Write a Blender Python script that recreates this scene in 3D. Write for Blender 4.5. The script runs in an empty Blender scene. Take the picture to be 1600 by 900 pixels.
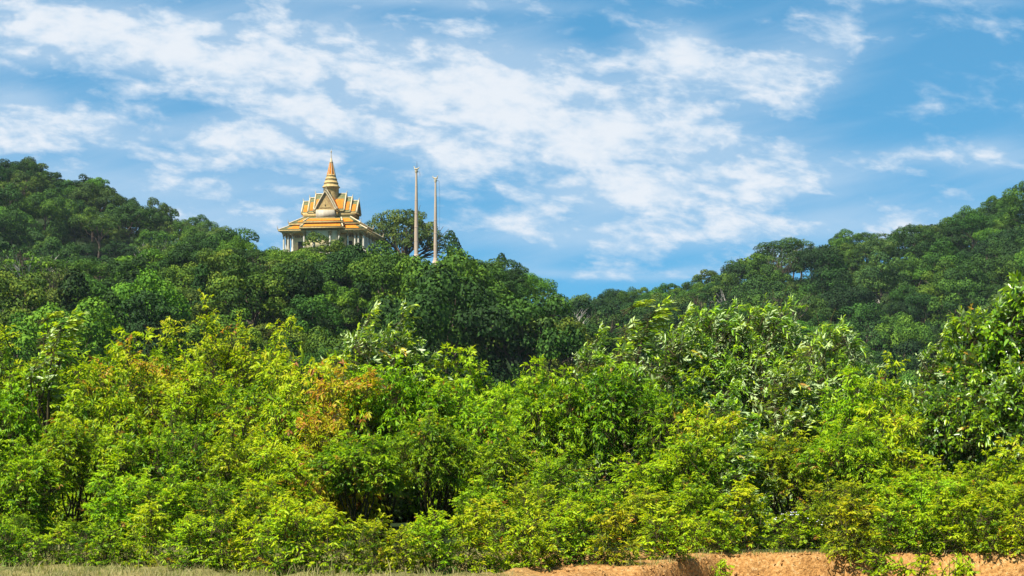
import bpy, math, random
import numpy as np
from mathutils import Vector

random.seed(7)
RNG = np.random.default_rng(11)
S = bpy.context.scene
COL = S.collection
R = math.radians

# ------------------------------------------------------------------ camera, sky, sun, exposure
CAM_Z = 1.7
F = 3000.0            # focal length in photo pixels (1600 wide)
HOR = 720.0           # photo row of the eye level
cd = bpy.data.cameras.new('camera')
cam = bpy.data.objects.new('camera', cd)
COL.objects.link(cam)
cam.location = (0, 0, CAM_Z)
cam.rotation_euler = (R(90), 0, 0)
cd.sensor_width = 36.0
cd.lens = 36.0 * F / 1600.0
cd.shift_y = (HOR - 450.0) / 1600.0
cd.clip_start = 0.5
cd.clip_end = 9000.0
S.camera = cam

SUN_DIR = Vector((-0.37, -0.37, 0.86)).normalized()     # towards the sun
sun_el = math.asin(SUN_DIR.z)
sun_rot = math.atan2(SUN_DIR.x, SUN_DIR.y)
SUN_STRENGTH = 5.0
SKY_STRENGTH = 0.069
EXPOSURE = 1.1

sl = bpy.data.lights.new('sun', 'SUN')
sl.energy = SUN_STRENGTH
sl.angle = R(0.5)
sl.color = (1.0, 0.955, 0.88)
so = bpy.data.objects.new('sun', sl)
so.rotation_euler = SUN_DIR.to_track_quat('Z', 'Y').to_euler()
so.location = (-60, -60, 120)
COL.objects.link(so)

S.view_settings.view_transform = 'Standard'
S.view_settings.look = 'None'
S.view_settings.exposure = EXPOSURE
S.view_settings.gamma = 1.0
S.view_settings.use_curve_mapping = False
S.render.engine = 'CYCLES'
S.cycles.max_bounces = 3
S.cycles.diffuse_bounces = 1
S.cycles.glossy_bounces = 2
S.cycles.transmission_bounces = 2
S.cycles.volume_bounces = 0
S.cycles.transparent_max_bounces = 4
S.cycles.use_denoising = True
S.cycles.denoiser = 'OPENIMAGEDENOISE'
S.cycles.denoising_input_passes = 'RGB_ALBEDO_NORMAL'


class NT:
    """small helper to wire shader nodes"""
    def __init__(self, tree):
        self.t = tree
    def n(self, kind, **kw):
        x = self.t.nodes.new(kind)
        for k, v in kw.items():
            setattr(x, k, v)
        return x
    def put(self, sock, v):
        if hasattr(v, 'is_linked') or isinstance(v, bpy.types.NodeSocket):
            self.t.links.new(v, sock)
        else:
            sock.default_value = v
    def m(self, op, a, b=0.0, c=0.0, clamp=False):
        x = self.n('ShaderNodeMath', operation=op)
        x.use_clamp = clamp
        for s, v in zip(x.inputs, (a, b, c)):
            self.put(s, v)
        return x.outputs[0]
    def mix(self, fac, a, b, blend='MIX'):
        x = self.n('ShaderNodeMix', data_type='RGBA', blend_type=blend)
        self.put(x.inputs[0], fac)
        self.put(x.inputs[6], a if not isinstance(a, tuple) or len(a) == 4 else (*a, 1))
        self.put(x.inputs[7], b if not isinstance(b, tuple) or len(b) == 4 else (*b, 1))
        return x.outputs[2]
    def ramp(self, fac, stops, interp='LINEAR'):
        x = self.n('ShaderNodeValToRGB')
        e = x.color_ramp.elements
        x.color_ramp.interpolation = interp
        while len(e) < len(stops):
            e.new(0.5)
        for el, (p, c) in zip(e, stops):
            el.position = p
            el.color = (*c, 1) if len(c) == 3 else c
        self.put(x.inputs[0], fac)
        return x.outputs[0]
    def noise(self, vec, scale, detail=4, rough=0.55, dist=0.0):
        x = self.n('ShaderNodeTexNoise')
        if vec is not None:
            self.put(x.inputs['Vector'], vec)
        x.inputs['Scale'].default_value = scale
        x.inputs['Detail'].default_value = detail
        x.inputs['Roughness'].default_value = rough
        x.inputs['Distortion'].default_value = dist
        return x.outputs[0]
    def smooth(self, v, lo, hi):
        x = self.n('ShaderNodeMapRange', interpolation_type='SMOOTHSTEP')
        self.put(x.inputs[0], v)
        self.put(x.inputs[1], lo)
        self.put(x.inputs[2], hi)
        return x.outputs[0]
    def comb(self, x, y, z):
        c = self.n('ShaderNodeCombineXYZ')
        for s, v in zip(c.inputs, (x, y, z)):
            self.put(s, v)
        return c.outputs[0]


def build_world():
    w = bpy.data.worlds.new('World')
    S.world = w
    w.use_nodes = True
    t = w.node_tree
    t.nodes.clear()
    N = NT(t)
    out = N.n('ShaderNodeOutputWorld')
    bg = N.n('ShaderNodeBackground')
    bg.inputs['Strength'].default_value = SKY_STRENGTH
    t.links.new(bg.outputs[0], out.inputs[0])
    tc = N.n('ShaderNodeTexCoord')
    gen = tc.outputs['Generated']
    sp = N.n('ShaderNodeSeparateXYZ')
    t.links.new(gen, sp.inputs[0])
    X, Y, Z = sp.outputs
    # clear sky: the low band takes the deeper blue of a polarised tropical sky
    zl = N.m('ADD', N.m('MULTIPLY', Z, 0.9), 0.20)
    sky = N.n('ShaderNodeTexSky', sky_type='NISHITA')
    sky.sun_disc = False
    sky.sun_elevation = sun_el
    sky.sun_rotation = sun_rot
    sky.air_density = 1.0
    sky.dust_density = 0.3
    sky.ozone_density = 1.6
    nv = N.n('ShaderNodeVectorMath', operation='NORMALIZE')
    t.links.new(N.comb(X, Y, zl), nv.inputs[0])
    t.links.new(nv.outputs[0], sky.inputs[0])
    blue = N.mix(1.0, sky.outputs[0], (0.47, 1.10, 1.18), 'MULTIPLY')
    blue = N.mix(N.smooth(Z, 0.24, 0.75), blue, N.mix(1.0, blue, (0.62, 0.62, 0.66), 'MULTIPLY'))     # deeper towards the zenith
    # clouds laid out by direction (tangent of azimuth and of elevation)
    ay = N.m('MAXIMUM', N.m('ABSOLUTE', Y), 0.06)
    px = N.m('DIVIDE', X, ay)
    pz = N.m('DIVIDE', Z, ay)
    def rot(ang, sx, sy, off=0.0):
        c, s = math.cos(ang), math.sin(ang)
        a = N.m('ADD', N.m('MULTIPLY', px, c), N.m('MULTIPLY', pz, s))
        b = N.m('SUBTRACT', N.m('MULTIPLY', pz, c), N.m('MULTIPLY', px, s))
        return N.comb(N.m('MULTIPLY', a, sx), N.m('MULTIPLY', b, sy), off)
    warp = N.noise(rot(0, 14, 22, 3.1), 1.0, 2, 0.5)
    n1 = N.noise(rot(R(-8), 24, 58, 1.7), 1.0, 7, 0.58, 0.25)       # puffs
    n2 = N.noise(rot(R(-6), 8.0, 24, 5.2), 1.0, 5, 0.55, 0.3)       # broad streaks
    n4 = N.noise(rot(R(-5), 62, 120, 4.4), 1.0, 5, 0.6, 0.2)       # small ripples
    n3 = N.noise(rot(R(14), 9, 60, 8.4), 1.0, 6, 0.6, 0.25)          # fine cirrus fibres
    def blob(u, v, ru, rv, ang, amp):
        cx, cz = (u - 800) / F, (HOR - v) / F
        a = R(-ang)
        dx = N.m('SUBTRACT', px, cx)
        dz = N.m('SUBTRACT', pz, cz)
        c, s = math.cos(a), math.sin(a)
        e1 = N.m('MULTIPLY', N.m('ADD', N.m('MULTIPLY', dx, c), N.m('MULTIPLY', dz, s)), F / ru)
        e2 = N.m('MULTIPLY', N.m('SUBTRACT', N.m('MULTIPLY', dz, c), N.m('MULTIPLY', dx, s)), F / rv)
        d = N.m('ADD', N.m('MULTIPLY', e1, e1), N.m('MULTIPLY', e2, e2))
        return N.m('MULTIPLY', N.m('EXPONENT', N.m('MULTIPLY', d, -1.0)), amp)
    acc = None
    for b in CLOUDS:
        v = blob(*b)
        acc = v if acc is None else N.m('ADD', acc, v)
    # cover: layout + noise
    d = N.m('ADD', acc, N.m('ADD', N.m('MULTIPLY', N.m('SUBTRACT', n1, 0.5), 3.3), N.m('MULTIPLY', N.m('SUBTRACT', n4, 0.5), 1.25)))
    d = N.m('ADD', d, N.m('MULTIPLY', N.m('SUBTRACT', n2, 0.5), 1.3))
    d = N.m('ADD', d, N.m('MULTIPLY', N.m('SUBTRACT', warp, 0.5), 0.5))
    dense = N.smooth(d, -0.10, 1.20)
    veil = N.m('ADD', N.m('MULTIPLY', acc, 0.75), N.m('MULTIPLY', N.m('SUBTRACT', n3, 0.5), 0.7))
    veil = N.m('MULTIPLY', N.smooth(veil, -0.05, 0.68), 0.52)
    cover = N.m('MAXIMUM', N.m('MULTIPLY', dense, 0.92), veil)
    k = 1.0 / SKY_STRENGTH
    shade = N.smooth(N.m('ADD', N.m('MULTIPLY', d, 0.7), N.m('MULTIPLY', N.m('SUBTRACT', n4, 0.5), 1.6)), 0.2, 1.25)
    cloud = N.mix(shade, (0.29 * k, 0.355 * k, 0.425 * k), (0.415 * k, 0.432 * k, 0.455 * k))
    # below the horizon no clouds
    cover = N.m('MULTIPLY', cover, N.smooth(Z, -0.01, 0.03))
    col = N.mix(cover, blue, cloud)
    t.links.new(col, bg.inputs['Color'])


#          u     v    ru   rv  ang  amp   (photo pixels only to read the sky's layout)
CLOUDS = [(1240, 190, 260, 120, 0, .20), (1200, 60, 240, 50, -6, .20), (480, 150, 620, 150, 8, .30), (900, 330, 620, 110, 0, .26), (150, 300, 350, 90, 0, .22), (60, 50, 190, 50, 8, .75), (270, 70, 170, 42, 14, .65), (500, 60, 240, 60, 6, .42), (780, 105, 200, 50, 6, .55),
          (620, 130, 260, 40, 12, .5), (880, 190, 230, 50, 8, .58), (430, 150, 160, 30, 10, .35), (330, 105, 120, 26, 12, .3), (1050, 210, 140, 30, 6, .3), (360, 215, 110, 26, 4, .65), (560, 200, 200, 32, 10, .5),
          (1065, 78, 58, 36, 8, 1.0), (20, 175, 60, 45, 10, .7), (120, 200, 110, 28, 8, .65), (1000, 250, 190, 34, 5, .42),
          (160, 290, 210, 30, 3, .42), (330, 345, 170, 22, 2, .48), (940, 302, 120, 18, 2, .5), (1120, 300, 260, 26, -4, .42),
          (1300, 80, 190, 36, -16, .30), (1270, 110, 60, 60, 0, .25), (1420, 240, 160, 22, -6, .34), (1560, 245, 90, 26, -4, .55),
          (1250, 355, 330, 26, -3, .45), (860, 365, 190, 18, 0, .36), (920, 430, 120, 9, 2, .55), (1080, 425, 70, 10, -4, .45),
          (1560, 38, 50, 10, 2, .55), (680, 0, 240, 14, 3, .5), (1130, 150, 120, 46, 6, .2), (1545, 2, 90, 12, 3, .5),
          (140, 122, 130, 24, 0, -.25), (330, 150, 80, 28, 0, -.28), (700, 300, 150, 40, 0, -.25), (1470, 120, 190, 90, -24, -.30),
          (930, 50, 40, 30, 0, -.3)]
build_world()


# ------------------------------------------------------------------ mesh helpers
class MB:
    """collects verts and faces (with a tint value and a material slot per face); build() links ONE mesh object"""
    def __init__(self):
        self.v, self.f, self.t, self.mi = [], [], [], []
        self.n = 0
    def add(self, verts, faces, tint=0.5, mi=0):
        verts = np.asarray(verts, dtype=np.float32).reshape(-1, 3)
        faces = np.asarray(faces, dtype=np.int32)
        self.v.append(verts)
        self.f.append(faces + self.n)
        m = len(faces)
        self.t.append(np.broadcast_to(np.asarray(tint, dtype=np.float32), (m,)))
        self.mi.append(np.full(m, mi, dtype=np.int32))
        self.n += len(verts)
    def mesh(self, name, mats, smooth=False):
        me = bpy.data.meshes.new(name)
        V = np.concatenate(self.v)
        loops = np.concatenate([f.ravel() for f in self.f])
        tot = np.concatenate([np.full(len(f), f.shape[1], dtype=np.int32) for f in self.f])
        start = np.concatenate([[0], np.cumsum(tot)[:-1]]).astype(np.int32)
        me.vertices.add(len(V))
        me.vertices.foreach_set('co', V.ravel())
        me.loops.add(len(loops))
        me.loops.foreach_set('vertex_index', loops.astype(np.int32))
        me.polygons.add(len(tot))
        me.polygons.foreach_set('loop_start', start)
        me.polygons.foreach_set('material_index', np.concatenate(self.mi))
        if smooth:
            me.polygons.foreach_set('use_smooth', np.ones(len(tot), dtype=bool))
        a = me.attributes.new('tint', 'FLOAT', 'FACE')
        a.data.foreach_set('value', np.concatenate(self.t).astype(np.float32))
        for m in (mats if isinstance(mats, (list, tuple)) else [mats]):
            me.materials.append(m)
        me.update(calc_edges=True)
        me.validate()
        return me
    def build(self, name, mats, parent=None, smooth=False):
        o = bpy.data.objects.new(name, self.mesh(name, mats, smooth))
        COL.objects.link(o)
        if parent is not None:
            o.parent = parent
        return o
    # ---- shapes
    def box(self, c, s, mi=0, tint=0.5, rz=0.0):
        x, y, z = s[0] / 2, s[1] / 2, s[2] / 2
        p = np.array([[-x, -y, -z], [x, -y, -z], [x, y, -z], [-x, y, -z], [-x, -y, z], [x, -y, z], [x, y, z], [-x, y, z]])
        if rz:
            ca, sa = math.cos(rz), math.sin(rz)
            p = p @ np.array([[ca, sa, 0], [-sa, ca, 0], [0, 0, 1]])
        self.add(p + np.array(c), [[0, 3, 2, 1], [4, 5, 6, 7], [0, 1, 5, 4], [1, 2, 6, 5], [2, 3, 7, 6], [3, 0, 4, 7]], tint, mi)
    def frustum(self, lo, zl, hi, zh, mi=0):
        """lo / hi = (x0, y0, x1, y1)"""
        p = [[lo[0], lo[1], zl], [lo[2], lo[1], zl], [lo[2], lo[3], zl], [lo[0], lo[3], zl],
             [hi[0], hi[1], zh], [hi[2], hi[1], zh], [hi[2], hi[3], zh], [hi[0], hi[3], zh]]
        self.add(p, [[0, 3, 2, 1], [4, 5, 6, 7], [0, 1, 5, 4], [1, 2, 6, 5], [2, 3, 7, 6], [3, 0, 4, 7]], 0.5, mi)
    def quad(self, a, b, c, d, mi=0):
        self.add([a, b, c, d], [[0, 1, 2, 3]], 0.5, mi)
    def tube(self, pts, rad, sides=6, mi=0, tint=0.5, cap=True):
        pts = [np.array(p, dtype=float) for p in pts]
        rings = []
        for i, p in enumerate(pts):
            d = pts[min(i + 1, len(pts) - 1)] - pts[max(i - 1, 0)]
            d /= (np.linalg.norm(d) + 1e-9)
            h = np.array([1.0, 0, 0]) if abs(d[0]) < 0.8 else np.array([0, 1.0, 0])
            a = np.cross(d, h); a /= np.linalg.norm(a)
            b = np.cross(d, a)
            r = rad[i] if hasattr(rad, '__len__') else rad
            th = np.arange(sides) * 2 * math.pi / sides
            rings.append(p + r * (np.cos(th)[:, None] * a + np.sin(th)[:, None] * b))
        V = np.concatenate(rings)
        fs = []
        for i in range(len(pts) - 1):
            for k in range(sides):
                k2 = (k + 1) % sides
                fs.append([i * sides + k, i * sides + k2, (i + 1) * sides + k2, (i + 1) * sides + k])
        self.add(V, fs, tint, mi)
        if cap and sides == 4:
            self.add(rings[-1], [[0, 1, 2, 3]], tint, mi)
        elif cap:
            c = pts[-1]
            self.add(np.concatenate([rings[-1], [c]]), [[k, (k + 1) % sides, sides] for k in range(sides)], tint, mi)
    def lathe(self, prof, c=(0, 0, 0), sides=12, mi=0, ph=0.0):
        th = np.arange(sides) * 2 * math.pi / sides + ph
        V = np.concatenate([np.stack([c[0] + r * np.cos(th), c[1] + r * np.sin(th), np.full(sides, c[2] + z)], 1) for r, z in prof])
        fs = []
        for i in range(len(prof) - 1):
            for k in range(sides):
                k2 = (k + 1) % sides
                fs.append([i * sides + k, i * sides + k2, (i + 1) * sides + k2, (i + 1) * sides + k])
        self.add(V, fs, 0.5, mi)


def tag(o, label=None, cat=None, group=None, kind=None):
    if label: o['label'] = label
    if cat: o['category'] = cat
    if group: o['group'] = group
    if kind: o['kind'] = kind
    return o


def empty(name, loc, rz=0.0):
    o = bpy.data.objects.new(name, None)
    o.empty_display_size = 0.3
    o.location = loc
    o.rotation_euler = (0, 0, rz)
    COL.objects.link(o)
    return o


def copy_tree(o):
    c = o.copy()
    COL.objects.link(c)
    for ch in o.children:
        d = ch.copy()
        COL.objects.link(d)
        d.parent = c
        for g in ch.children:
            e = g.copy()
            COL.objects.link(e)
            e.parent = d
    return c


def unit(a):
    return a / (np.linalg.norm(a, axis=-1, keepdims=True) + 1e-9)


# ------------------------------------------------------------------ materials
def mat(name):
    m = bpy.data.materials.new(name)
    m.use_nodes = True
    t = m.node_tree
    t.nodes.clear()
    N = NT(t)
    out = N.n('ShaderNodeOutputMaterial')
    return m, N, out


def principled(N, out, color, rough=0.7, spec=0.3, bump=None, bump_d=0.02):
    p = N.n('ShaderNodeBsdfPrincipled')
    N.put(p.inputs['Base Color'], color if not isinstance(color, tuple) else (*color, 1))
    N.put(p.inputs['Roughness'], rough)
    p.inputs['Specular IOR Level'].default_value = spec
    if bump is not None:
        b = N.n('ShaderNodeBump')
        b.inputs['Strength'].default_value = 0.7
        b.inputs['Distance'].default_value = bump_d
        N.put(b.inputs['Height'], bump)
        N.put(p.inputs['Normal'], b.outputs[0])
    N.t.links.new(p.outputs[0], out.inputs[0])
    return p


def leaf_material(name, stops, under, transl, rough, spec, tgain=1.0):
    """leaf: colour from the leaf's own tint, shifted per plant by the object colour (rgb tints, alpha shifts the age)"""
    m, N, out = mat(name)
    at = N.n('ShaderNodeAttribute', attribute_name='tint')
    oi = N.n('ShaderNodeObjectInfo')
    f = N.m('ADD', at.outputs['Fac'], N.m('SUBTRACT', oi.outputs['Alpha'], 0.5))
    col = N.ramp(f, stops)
    col = N.mix(1.0, col, oi.outputs['Color'], 'MULTIPLY')
    geo = N.n('ShaderNodeNewGeometry')
    colb = N.mix(under[0], col, under[1])
    c2 = N.mix(geo.outputs['Backfacing'], col, colb)
    p = N.n('ShaderNodeBsdfPrincipled')
    N.put(p.inputs['Base Color'], c2)
    p.inputs['Roughness'].default_value = rough
    p.inputs['Specular IOR Level'].default_value = spec
    tr = N.n('ShaderNodeBsdfTranslucent')
    N.put(tr.inputs[0], N.mix(1.0, col, (1.25 * tgain, 1.2 * tgain, 0.5 * tgain), 'MULTIPLY'))
    ms = N.n('ShaderNodeMixShader')
    ms.inputs[0].default_value = transl
    N.t.links.new(p.outputs[0], ms.inputs[1])
    N.t.links.new(tr.outputs[0], ms.inputs[2])
    N.t.links.new(ms.outputs[0], out.inputs[0])
    return m


NEAR_STOPS = [(0.0, (0.012, 0.042, 0.004)), (0.25, (0.050, 0.125, 0.005)), (0.45, (0.150, 0.265, 0.006)), (0.60, (0.300, 0.410, 0.008)),
              (0.72, (0.390, 0.480, 0.010)), (0.86, (0.480, 0.430, 0.020)), (0.94, (0.42, 0.22, 0.03)), (1.0, (0.27, 0.10, 0.03))]
M_LEAF = leaf_material('shrub_leaf', NEAR_STOPS, (0.35, (0.24, 0.30, 0.06)), 0.44, 0.45, 0.18, 1.15)
M_LEAF_PALE = leaf_material('windblown_leaf', NEAR_STOPS, (0.70, (0.48, 0.58, 0.28)), 0.28, 0.40, 0.3)
M_LEAF_GLOSS = leaf_material('glossy_leaf', NEAR_STOPS, (0.7, (0.40, 0.50, 0.24)), 0.30, 0.30, 0.38)  # pale underside colour stands in for bright glints
FAR_STOPS = [(0.0, (0.009, 0.026, 0.005)), (0.35, (0.026, 0.068, 0.007)), (0.65, (0.066, 0.132, 0.008)), (1.0, (0.160, 0.225, 0.014))]
M_FAR = leaf_material('forest_leaf', FAR_STOPS, (0.2, (0.08, 0.11, 0.05)), 0.12, 0.7, 0.05)


def make_bark(name, a, b):
    m, N, out = mat(name)
    tc = N.n('ShaderNodeTexCoord')
    n = N.noise(tc.outputs['Object'], 3.0, 5)
    principled(N, out, N.mix(n, a, b), 0.85, 0.15)
    return m
M_BARK = make_bark('bark', (0.05, 0.035, 0.022), (0.16, 0.12, 0.08))
M_BARK_PALE = make_bark('pale_bark', (0.26, 0.23, 0.18), (0.50, 0.46, 0.38))
M_STEM = make_bark('green_stem', (0.035, 0.032, 0.012), (0.085, 0.06, 0.025))


def make_ground():
    m, N, out = mat('ground')
    geo = N.n('ShaderNodeNewGeometry')
    pos = geo.outputs['Position']
    sp = N.n('ShaderNodeSeparateXYZ'); N.put(sp.inputs[0], pos)
    n1 = N.noise(pos, 1.3, 6, 0.6)
    n2 = N.noise(pos, 14.0, 5, 0.65)
    n3 = N.noise(pos, 0.5, 3, 0.5)
    soil = N.mix(n1, (0.33, 0.150, 0.036), (0.50, 0.275, 0.09))
    soil = N.mix(N.smooth(n2, 0.5, 0.75), soil, (0.54, 0.36, 0.17))
    soil = N.mix(N.smooth(n2, 0.55, 0.25), soil, (0.15, 0.06, 0.018))
    litter = N.mix(n2, (0.16, 0.12, 0.045), (0.30, 0.26, 0.09))
    grass = N.mix(n1, (0.06, 0.09, 0.015), (0.22, 0.19, 0.07))
    # dry grass and leaf litter at the left and under the shrubs; bare orange soil along the bank at the right
    gx = N.m('ADD', sp.outputs[0], N.m('MULTIPLY', N.m('SUBTRACT', n3, 0.5), 3.0))
    bare = N.smooth(gx, -1.2, 0.7)
    col = N.mix(bare, N.mix(N.smooth(n1, 0.35, 0.65), grass, litter), soil)
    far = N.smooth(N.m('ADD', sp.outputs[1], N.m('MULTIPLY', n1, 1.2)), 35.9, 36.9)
    col = N.mix(far, col, N.mix(n2, (0.010, 0.022, 0.006), (0.024, 0.040, 0.010)))  # dark undergrowth green, also painting in the shade of the hollows' floor
    h = N.m('ADD', n2, N.m('MULTIPLY', n1, 2.0))
    principled(N, out, col, 0.95, 0.1, h, 0.14)
    return m


def simple(name, a, b, scale=1.5, rough=0.6, spec=0.3, streak=False):
    m, N, out = mat(name)
    tc = N.n('ShaderNodeTexCoord')
    v = tc.outputs['Object']
    if streak:
        mp = N.n('ShaderNodeMapping')
        mp.inputs['Scale'].default_value = (1, 1, 0.12)
        N.put(mp.inputs[0], v)
        v = mp.outputs[0]
    n = N.noise(v, scale, 6, 0.62)
    principled(N, out, N.mix(N.smooth(n, 0.3, 0.7), a, b), rough, spec, n, 0.02)
    return m


def tiles(name, a, b):
    m, N, out = mat(name)
    tc = N.n('ShaderNodeTexCoord')
    v = tc.outputs['Object']
    sp = N.n('ShaderNodeSeparateXYZ'); N.put(sp.inputs[0], v)
    rows = N.m('FRACT', N.m('MULTIPLY', sp.outputs[2], 5.0))
    n = N.noise(v, 2.5, 5, 0.6)
    c = N.mix(N.smooth(n, 0.3, 0.7), a, b)
    c = N.mix(N.m('MULTIPLY', N.smooth(rows, 0.75, 1.0), 0.35), c, (a[0] * 0.5, a[1] * 0.5, a[2] * 0.5))
    principled(N, out, c, 0.75, 0.12, rows, 0.02)
    return m


M_GROUND = make_ground()
M_ORANGE = tiles('orange_roof_tile', (0.46, 0.125, 0.009), (0.61, 0.205, 0.017))
M_GREEN = tiles('green_roof_tile', (0.08, 0.095, 0.04), (0.19, 0.18, 0.08))
M_CREAM = simple('cream_wall', (0.76, 0.57, 0.27), (0.86, 0.70, 0.38), 0.8, 0.8, 0.2, True)
M_WHITE = simple('white_plaster', (0.48, 0.42, 0.30), (0.62, 0.56, 0.43), 1.2, 0.8, 0.2, True)
M_PANEL = simple('weathered_plaster', (0.33, 0.29, 0.21), (0.44, 0.39, 0.29), 1.6, 0.85, 0.1, True)
M_GOLD = simple('gold_trim', (0.33, 0.215, 0.075), (0.50, 0.36, 0.15), 2.5, 0.7, 0.2)
M_GOLD_DARK = simple('carved_gold', (0.20, 0.12, 0.05), (0.46, 0.30, 0.11), 6.0, 0.6, 0.3)
M_RIDGE = simple('cream_ridge', (0.40, 0.31, 0.17), (0.54, 0.45, 0.28), 2.0, 0.7, 0.3)
M_DARK = simple('dark_opening', (0.045, 0.04, 0.035), (0.09, 0.08, 0.065), 2.0, 0.7, 0.2)
M_POLE = simple('pink_plaster', (0.38, 0.28, 0.19), (0.50, 0.39, 0.28), 1.0, 0.8, 0.2, True)
M_IRON = simple('dark_iron', (0.06, 0.055, 0.05), (0.12, 0.10, 0.09), 3.0, 0.5, 0.4)


# ------------------------------------------------------------------ terrain: valley floor, temple hill, two far hills
def interp(pts):
    xs = np.array([p[0] for p in pts], float)
    ys = np.array([p[1] for p in pts], float)
    return lambda x: np.interp(x, xs, ys)


def ridge_heights(pts, yr, tree):
    """skyline (photo px) of the tree tops -> ground height along x at distance yr"""
    return interp([((u - 800) / F * yr, CAM_Z + (HOR - v) / F * yr - tree) for u, v in pts])

YC, YL, YR_ = 378.0, 600.0, 620.0
SKY_C = [(-500, 455), (-150, 415), (0, 408), (100, 420), (180, 408), (260, 394), (340, 392), (400, 398), (450, 404), (520, 404), (600, 402), (700, 408),
         (760, 412), (800, 424), (830, 458), (865, 486), (905, 515), (960, 545), (1030, 580), (1150, 640), (1400, 700)]
SKY_L = [(-700, 150), (-300, 205), (-100, 240), (0, 262), (90, 284), (170, 306), (230, 334), (300, 358), (345, 380), (420, 412), (520, 440), (700, 480),
         (900, 560), (1200, 650)]
SKY_R = [(400, 600), (700, 525), (820, 492), (900, 482), (1000, 474), (1060, 466), (1120, 442), (1170, 412), (1220, 398), (1290, 394), (1360, 382),
         (1430, 378), (1490, 362), (1550, 330), (1600, 316), (1700, 280), (1900, 220), (2300, 160)]
ZC, ZL, ZR = ridge_heights(SKY_C, YC, 9.0), ridge_heights(SKY_L, YL, 8.0), ridge_heights(SKY_R, YR_, 8.0)


def sstep(t):
    t = np.clip(t, 0, 1)
    return t * t * (3 - 2 * t)


def wob(x, y, s, seed=0.0):
    return (np.sin(x * s + 1.3 + seed) * np.cos(y * s * 1.13 + 2.1 * seed) + 0.6 * np.sin(x * s * 2.1 - y * s * 1.7 + seed * 3)
            + 0.4 * np.cos(x * s * 3.7 + y * s * 4.3 + seed)) / 2.0


def hill(x, y, zr, y0, yr, back, drop):
    xx = x * yr / np.maximum(y, 60.0) * 0.5 + x * 0.5        # ridges fan out a little
    z = np.maximum(zr(xx), 0.0)
    f = np.where(y < yr, np.clip((y - y0) / (yr - y0), 0, 1) ** 0.9, 1.0 - drop * sstep((y - yr - 35) / back))
    f = np.where(y < yr, f * 0.35 + 0.65 * sstep(f), f)
    return z * f


def bank_edge(x):
    return 31.0 + 3.9 * sstep((x - 1.9) / 2.0) + 0.40 * wob(x, x * 0.3, 1.3) + 0.20 * wob(x, x, 3.9, 2.0) + 0.5 * sstep((x - 7.2) / 0.8) * 0.5


def ground_z(x, y):
    x = np.asarray(x, float); y = np.asarray(y, float)
    z = np.zeros(np.broadcast(x, y).shape)
    hs = np.maximum(np.maximum(hill(x, y, ZC, 205.0, YC, 190.0, 0.9), hill(x, y, ZL, 400.0, YL, 400.0, 0.5)),
                    hill(x, y, ZR, 370.0, YR_, 500.0, 0.5))
    z = z + hs + 1.2 * wob(x, y, 0.045) * sstep((y - 200) / 100)
    z = z + 0.12 * wob(x, y, 0.55, 1.0) * sstep((y - 36) / 5)
    # flat terrace under the temple
    d = np.hypot((x + 37.0) / 1.2, y - 384.0)
    z = z + (TERR - z) * (1 - sstep((d - 13) / 12))
    # bank: the ground drops to a lower strip on the viewer's side, at the right
    drop = 0.95 * sstep((x - 1.0) / 2.4) + 0.05
    e = bank_edge(x)
    face = sstep((e - y) / (0.55 + 0.35 * (wob(x, y, 2.3) + 0.5)))
    z = z - drop * face + 0.09 * face * wob(x, y * .5, 5.0, 3.0) * (y < 36) + 0.03 * wob(x, y, 3.1) * sstep((40 - y) / 4) * sstep((y - 20) / 6)
    return z

TERR = CAM_Z + (HOR - 403.0) / F * 380.0


def build_ground():
    xs = np.unique(np.concatenate([np.arange(-11.5, 12.5, 0.13), np.arange(-40, 40, 2.0), np.arange(-300, 400, 6.0),
                                   np.linspace(-3500, 3500, 90)]))
    ys = np.unique(np.concatenate([np.arange(27.5, 37.5, 0.10), np.arange(-40, 60, 2.5), np.arange(60, 760, 6.0), np.linspace(760, 6500, 60),
                                   np.linspace(-600, -40, 12)]))
    X, Y = np.meshgrid(xs, ys)
    Z = ground_z(X, Y)
    V = np.stack([X, Y, Z], -1).reshape(-1, 3)
    nx, ny = len(xs), len(ys)
    i = (np.arange(ny - 1)[:, None] * nx + np.arange(nx - 1)[None, :]).ravel()
    Fc = np.stack([i, i + 1, i + nx + 1, i + nx], 1)
    b = MB(); b.add(V, Fc)
    tag(b.build('ground', M_GROUND, None, True), kind='structure')
build_ground()


# ------------------------------------------------------------------ forest trees
def rand_dirs(r, n):
    v = r.normal(size=(n, 3))
    return unit(v)


def cards(mb, P, D, size, r, asp=0.62, tint=0.5):
    """leaf clumps: small bent four-point leaves at P facing roughly D"""
    n = len(P)
    nn = unit(D + 0.36 * r.normal(size=(n, 3)))
    a = unit(np.cross(nn, r.normal(size=(n, 3))))
    s = np.cross(nn, a)
    L = (size * (0.6 + 0.8 * r.random(n)))[:, None]
    W = L * asp
    V = np.stack([P - a * L * .5, P + s * W * .5 + nn * L * .08, P + a * L * .5 - nn * L * .14, P - s * W * .5 + nn * L * .08], 1).reshape(-1, 3)
    f = np.arange(n * 4).reshape(n, 4)
    mb.add(V, f, tint)


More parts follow.
